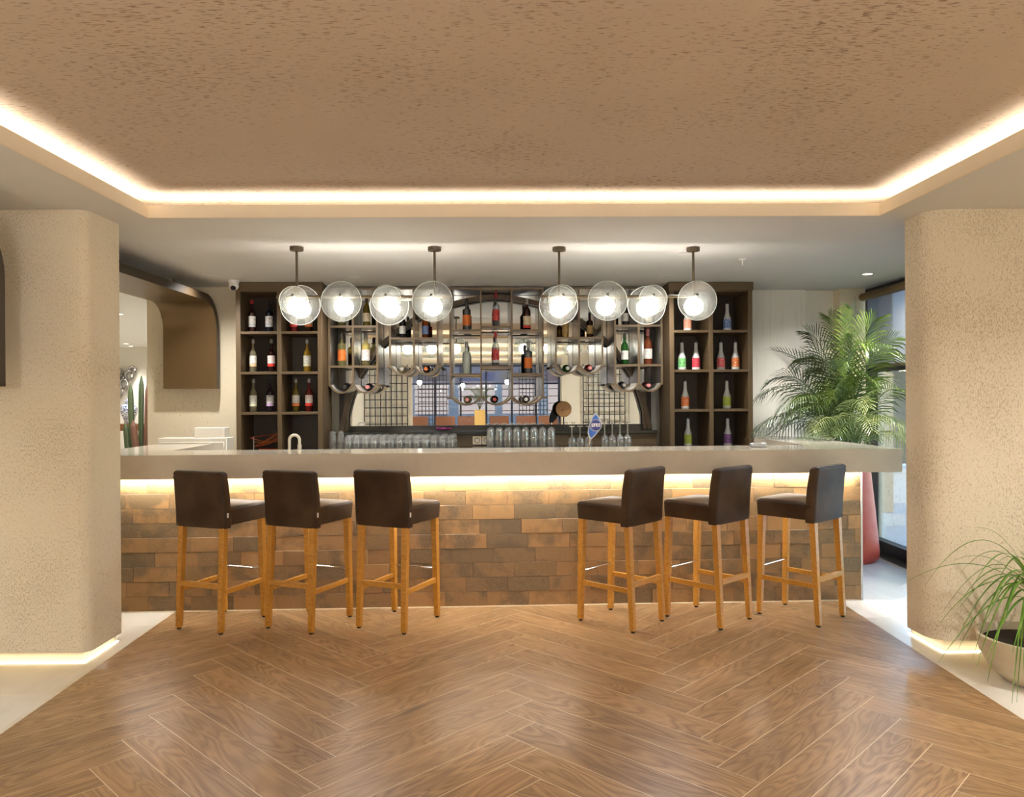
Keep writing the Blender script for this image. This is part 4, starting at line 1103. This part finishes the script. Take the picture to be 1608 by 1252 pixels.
# tips: world position, rise of the arch, leaflet length, leaf colour, droop of the leaflets, roll of the blade
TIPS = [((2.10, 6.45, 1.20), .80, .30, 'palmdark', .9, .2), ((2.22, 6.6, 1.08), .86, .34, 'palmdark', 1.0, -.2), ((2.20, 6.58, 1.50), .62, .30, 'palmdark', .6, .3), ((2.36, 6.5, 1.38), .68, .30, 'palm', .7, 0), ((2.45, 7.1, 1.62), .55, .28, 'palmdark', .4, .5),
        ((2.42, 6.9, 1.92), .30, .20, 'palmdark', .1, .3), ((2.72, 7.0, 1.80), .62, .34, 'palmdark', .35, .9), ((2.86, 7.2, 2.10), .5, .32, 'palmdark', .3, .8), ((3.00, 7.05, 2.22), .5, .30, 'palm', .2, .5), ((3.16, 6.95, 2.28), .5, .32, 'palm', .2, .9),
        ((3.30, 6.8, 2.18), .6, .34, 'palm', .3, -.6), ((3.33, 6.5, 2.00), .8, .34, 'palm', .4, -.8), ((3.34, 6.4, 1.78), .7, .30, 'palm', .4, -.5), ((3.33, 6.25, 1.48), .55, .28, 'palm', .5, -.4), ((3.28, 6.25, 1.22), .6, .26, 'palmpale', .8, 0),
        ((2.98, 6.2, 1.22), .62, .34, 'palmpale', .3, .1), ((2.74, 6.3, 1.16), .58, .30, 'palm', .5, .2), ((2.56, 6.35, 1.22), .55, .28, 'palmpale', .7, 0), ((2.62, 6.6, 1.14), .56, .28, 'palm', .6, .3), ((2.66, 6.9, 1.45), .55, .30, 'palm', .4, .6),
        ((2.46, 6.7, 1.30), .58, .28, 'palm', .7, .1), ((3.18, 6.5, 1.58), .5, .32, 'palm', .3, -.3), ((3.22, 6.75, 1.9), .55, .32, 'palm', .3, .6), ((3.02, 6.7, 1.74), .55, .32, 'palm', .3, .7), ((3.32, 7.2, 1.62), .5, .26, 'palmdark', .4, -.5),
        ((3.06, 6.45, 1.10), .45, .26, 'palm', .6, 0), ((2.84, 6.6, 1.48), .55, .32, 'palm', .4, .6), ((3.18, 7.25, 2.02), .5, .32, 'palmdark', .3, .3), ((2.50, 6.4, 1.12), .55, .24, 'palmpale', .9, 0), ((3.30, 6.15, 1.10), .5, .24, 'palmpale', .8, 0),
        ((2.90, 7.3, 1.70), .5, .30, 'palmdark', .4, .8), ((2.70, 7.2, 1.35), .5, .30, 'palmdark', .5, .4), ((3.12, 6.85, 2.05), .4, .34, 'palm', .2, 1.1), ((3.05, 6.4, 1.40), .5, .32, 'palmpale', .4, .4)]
for (x, y, z), rise, wd, m, dp, rl in TIPS:
    tip = Vector((x, y, z))-pb
    st_ = Vector((random.uniform(-.07, .07), random.uniform(-.07, .07), .90))
    ctl = st_.lerp(tip, .42); ctl.z = max(st_.z, tip.z)+rise*.55
    if z > 1.9: ctl = st_.lerp(tip, .25); ctl.z = st_.z+(tip.z-st_.z)*.8+.14
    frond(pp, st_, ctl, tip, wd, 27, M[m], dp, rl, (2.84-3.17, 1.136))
for i in range(16):
    a = random.uniform(0, 6.28); bm = B()
    tube(bm, [(random.uniform(-.08, .08), random.uniform(-.08, .08), .90), (.12*math.cos(a), .12*math.sin(a), 1.2), (.22*math.cos(a), .22*math.sin(a), 1.45)], [.009, .007, .004], 6); fin('stalk', bm, M['palm'], pp)

# ponytail palm in a stone bowl
bw_ = root('stone_bowl', (2.785, 4.0, 0), 'shallow cream stone bowl on the tiles before the right pillar', 'planter')
bm = B(); lathe(bm, [(0, 0), (.11, 0), (.16, .012), (.225, .07), (.268, .15), (.285, .24), (.268, .243), (.255, .2), (.0, .19)], 44); fin('bowl', bm, M['potstone'], bw_)
bm = B(); lathe(bm, [(.0, .207), (.254, .203), (.254, .195), (.05, .192)], 28); fin('soil', bm, M['soil'], bw_)
po = root('ponytail_palm', (2.785, 4.0, .206), 'ponytail palm with long drooping leaves growing in the cream bowl', 'plant')
bm = B(); lathe(bm, [(.075, 0), (.088, .03), (.07, .07), (.042, .12), (.032, .18), (.03, .24), (.0, .25)], 20); fin('trunk', bm, M['bark'], po)
def blade(tip, rise, wdt=.0095, m=None):
    p0 = Vector((random.uniform(-.02, .02), random.uniform(-.02, .02), random.uniform(.2, .27)))
    p2 = Vector(tip)-Vector((2.785, 4.0, .206))
    p1 = p0.lerp(p2, .42); p1.z = max(p0.z, p2.z)+rise
    bm = B(); n = 14; rows = []
    for i in range(n+1):
        t = i/n; c = p0*(1-t)**2+p1*2*t*(1-t)+p2*t*t
        tg = (p1-p0)*(1-t)+(p2-p1)*t; s = tg.cross(Vector((0, 0, 1)))
        if s.length < 1e-4: s = Vector((1, 0, 0))
        s.normalize(); ww = wdt*(1-.9*t**1.5)
        rows.append((bm.verts.new(c-s*ww), bm.verts.new(c+Vector((0, 0, -.35*ww))), bm.verts.new(c+s*ww)))
    for a, b_ in zip(rows, rows[1:]):
        bm.faces.new((a[0], a[1], b_[1], b_[0])); bm.faces.new((a[1], a[2], b_[2], b_[1]))
    fin('leaf', bm, m or M['pony'], po, smooth=True)
for tip, rise in [((2.10, 4.08, .49), .28), ((2.22, 4.05, .50), .5), ((2.52, 4.12, .79), .04), ((2.24, 3.95, .33), .28), ((2.30, 3.9, .20), .30), ((2.33, 3.8, .13), .35), ((2.36, 3.75, .10), .3), ((2.42, 3.66, .03), .35), ((2.47, 3.7, .02), .4), ((2.62, 3.62, .05), .38), ((2.44, 3.85, .22), .25), ((2.46, 3.95, .30), .2),
                  ((2.40, 4.1, .62), .12), ((2.36, 4.0, .40), .3), ((2.45, 4.12, .55), .3), ((2.5, 3.7, .16), .32), ((2.58, 3.75, .3), .3), ((2.28, 3.86, .28), .35), ((2.55, 3.9, .42), .28), ((2.38, 3.9, .16), .36), ((2.6, 4.1, .55), .25), ((2.68, 3.68, .2), .38), ((2.34, 4.1, .34), .34)]:
    blade(tip, rise)
for i in range(30):
    a = random.uniform(-PI*.98, PI*.05) if i % 2 else random.uniform(-2.6, 0.6); d = random.uniform(.3, .68)
    x = 2.785+d*math.cos(a); y = min(4.0+d*math.sin(a)*.8, 4.2)
    blade((x, y, random.uniform(.12, .66)), random.uniform(.12, .36), .0095)
for i in range(16):
    blade((2.785+random.uniform(-.42, .5), 4.0+random.uniform(-.3, .18), random.uniform(.62, .84)), random.uniform(-.05, .12), .007)

# ------------------------------------------------------------------ dining room behind the camera (seen in the mirror)
for x0, x1, lx0, lx1, nm in ((-2.95, -1.55, -2.66, -1.66, 'trim_2'), (2.0, 3.6, 2.5, 3.5, 'trim_3')):
    pn = bx(nm, M['wallpaper'], (x0, x1, -3.2, -3.1, 0, HC-.001), kind='structure')
    sc1 = root('lattice_screen', ((lx0+lx1)/2, -3.05, 0), 'dark metal lattice screen on the beige panel reflected %s of the mirror middle' % ('left' if x0 < 0 else 'right'), 'screen')
    bm = B(); hwid = (lx1-lx0)/2
    for k in range(9): x = -hwid+2*hwid*k/8; box(bm, x-.011, x+.011, -.008, .008, 0, 2.3)
    for k in range(12): box(bm, -hwid, hwid, -.006, .006, .15+k*.19-.010, .15+k*.19+.010)
    fin('lattice', bm, M['flatblack'], sc1, smooth=False)
for x in (-1.45, 1.55):
    sc1 = root('lattice_screen', (x+.2, -7.9, 0), 'dark lattice screen before the rear window, %s in the mirror' % ('left' if x < 0 else 'right'), 'screen')
    bm = B()
    for k in range(9): xx = -.42+.84*k/8; box(bm, xx-.009, xx+.009, -.009, .009, 0, 2.4)
    for k in range(18): box(bm, -.42, .42, -.008, .008, .1+k*.13-.008, .1+k*.13+.008)
    fin('lattice', bm, M['flatblack'], sc1, smooth=False)
def tub_chair(loc, rz, first=[None]):
    if first[0] is None:
        t = root('tub_chair', loc, 'tan leather dining chair by the rear window, seen in the mirror', 'chair', 'tan chairs seen in the mirror', rz=rz)
        bx('seat', M['tan'], (-.27, .27, -.26, .26, .36, .47), t, .02, 2)
        bx('backrest', M['tan'], (-.28, .28, -.30, -.22, .40, .99), t, .02, 2)
        for sx in (-1, 1): bx('armrest', M['tablewood'], (sx*.27-.03, sx*.27+.03, -.24, .24, .60, .65), t, .006)
        for sx in (-1, 1):
            for sy in (-1, 1): bx('leg', M['tablewood'], (sx*.24-.02, sx*.24+.02, sy*.22-.02, sy*.22+.02, 0, .60 if True else .36), t, .003)
        first[0] = t; return t
    return dup(first[0], loc, rz)
for ci, (x, y, a) in enumerate(((-.9, -6.75, 10), (-.2, -6.8, -6), (.72, -6.75, -8), (1.42, -6.7, 6), (-1.65, -6.9, 4), (2.1, -6.8, 0))):
    tub_chair((x, y, 0), R(a))['label'] = 'tan leather dining chair before the rear window, %s in the mirror' % ('second from left', 'third from left', 'just right of the planter', 'second from right', 'leftmost', 'rightmost')[ci]
for x in (-.45, 1.1):
    tb2 = root('dining_table', (x, -5.7, 0), 'square wooden dining table %s, seen low in the mirror' % ('left of the planter' if x < 0 else 'right of the planter'), 'table')
    bx('table_top', M['tablewood'], (-.4, .4, -.35, .35, .72, .75), tb2, .004); bx('pedestal', M['black'], (-.05, .05, -.05, .05, .03, .72), tb2); bx('foot', M['black'], (-.25, .25, -.25, .25, 0, .03), tb2, .004)
ry = root('yellow_planter', (.08, -5.0, 0), 'tall square yellow planter reflected in the mirror middle', 'planter')
bx('box', M['cane'], (-.14, .14, -.14, .14, 0, 1.2), ry, .006)
rpalm = root('small_palm', (.08, -5.0, 1.2), 'small palm growing in the yellow planter seen in the mirror', 'plant')
for i in range(12):
    a = 6.28*i/12; frond(rpalm, (0, 0, 0), (.15*math.cos(a), .15*math.sin(a), .45+.2*(i % 2)), (.42*math.cos(a), .42*math.sin(a), .32+.2*(i % 2)), .2, 16, M['palmdark'])
for x, y in ((-1.25, -.7), (.55, -.7), (-.36, -4.6), (.86, -4.6)):  # mirror view has one pair; another added, all placed to fill ceiling and pillars
    t = root('hanging_bulb', (x, y, 1.83), 'warm hanging globe fill lamp behind the camera, %s in the mirror' % (('left' if x < 0 else 'right')+(' and nearer' if y > -2 else ' and farther')), 'lamp')
    bm = B(); sphere(bm, (0, 0, 0), .047, 16, 10); fin('bulb', bm, M['L_pend'], t)
    bm = B(); tube(bm, [(0, 0, .04), (0, 0, HC+.135-1.83 if y > -2 else HC-1.83)], .004, 6); fin('cord', bm, M['black'], t)
    bm = B(); lathe(bm, [(.02, .09), (.022, .04), (.015, .035)], 12); fin('socket', bm, M['black'], t)
# shops across the street, lit
sf = root('shop_front', (0, -15, 0), 'lit shop fronts across the street, seen through the rear window in the mirror', 'building')
bx('facade', M['outdoor'], (-8, 8, -.3, 0, 0, 6), sf)
for x0, x1 in ((-3.9, -2.5), (-2.2, -.9), (-.5, .9), (1.2, 2.6), (3.0, 4.4)):
    wd = bx('shop_window', M['L_shop'], (x0, x1, .0, .02, .9, 2.15), sf)
    for k in range(4): bx('shelf', M['tan'], (x0, x1, .02, .10, 1.0+.28*k, 1.03+.28*k), wd)
for k, (x, m) in enumerate(((-3.2, 'terracotta'), (-1.5, 'tan'), (.2, 'blue'), (1.9, 'cane'), (3.6, 'terracotta'))): bx('sign_board', M[m], (x-.7, x+.7, .0, .06, 2.2, 2.5), sf)

# ------------------------------------------------------------------ turn the bar group into the room
A = .026
for o in BARF:
    x, y, z = o.location
    o.location = (x*math.cos(A)-y*math.sin(A), x*math.sin(A)+y*math.cos(A), z)
    o.rotation_euler.z += A
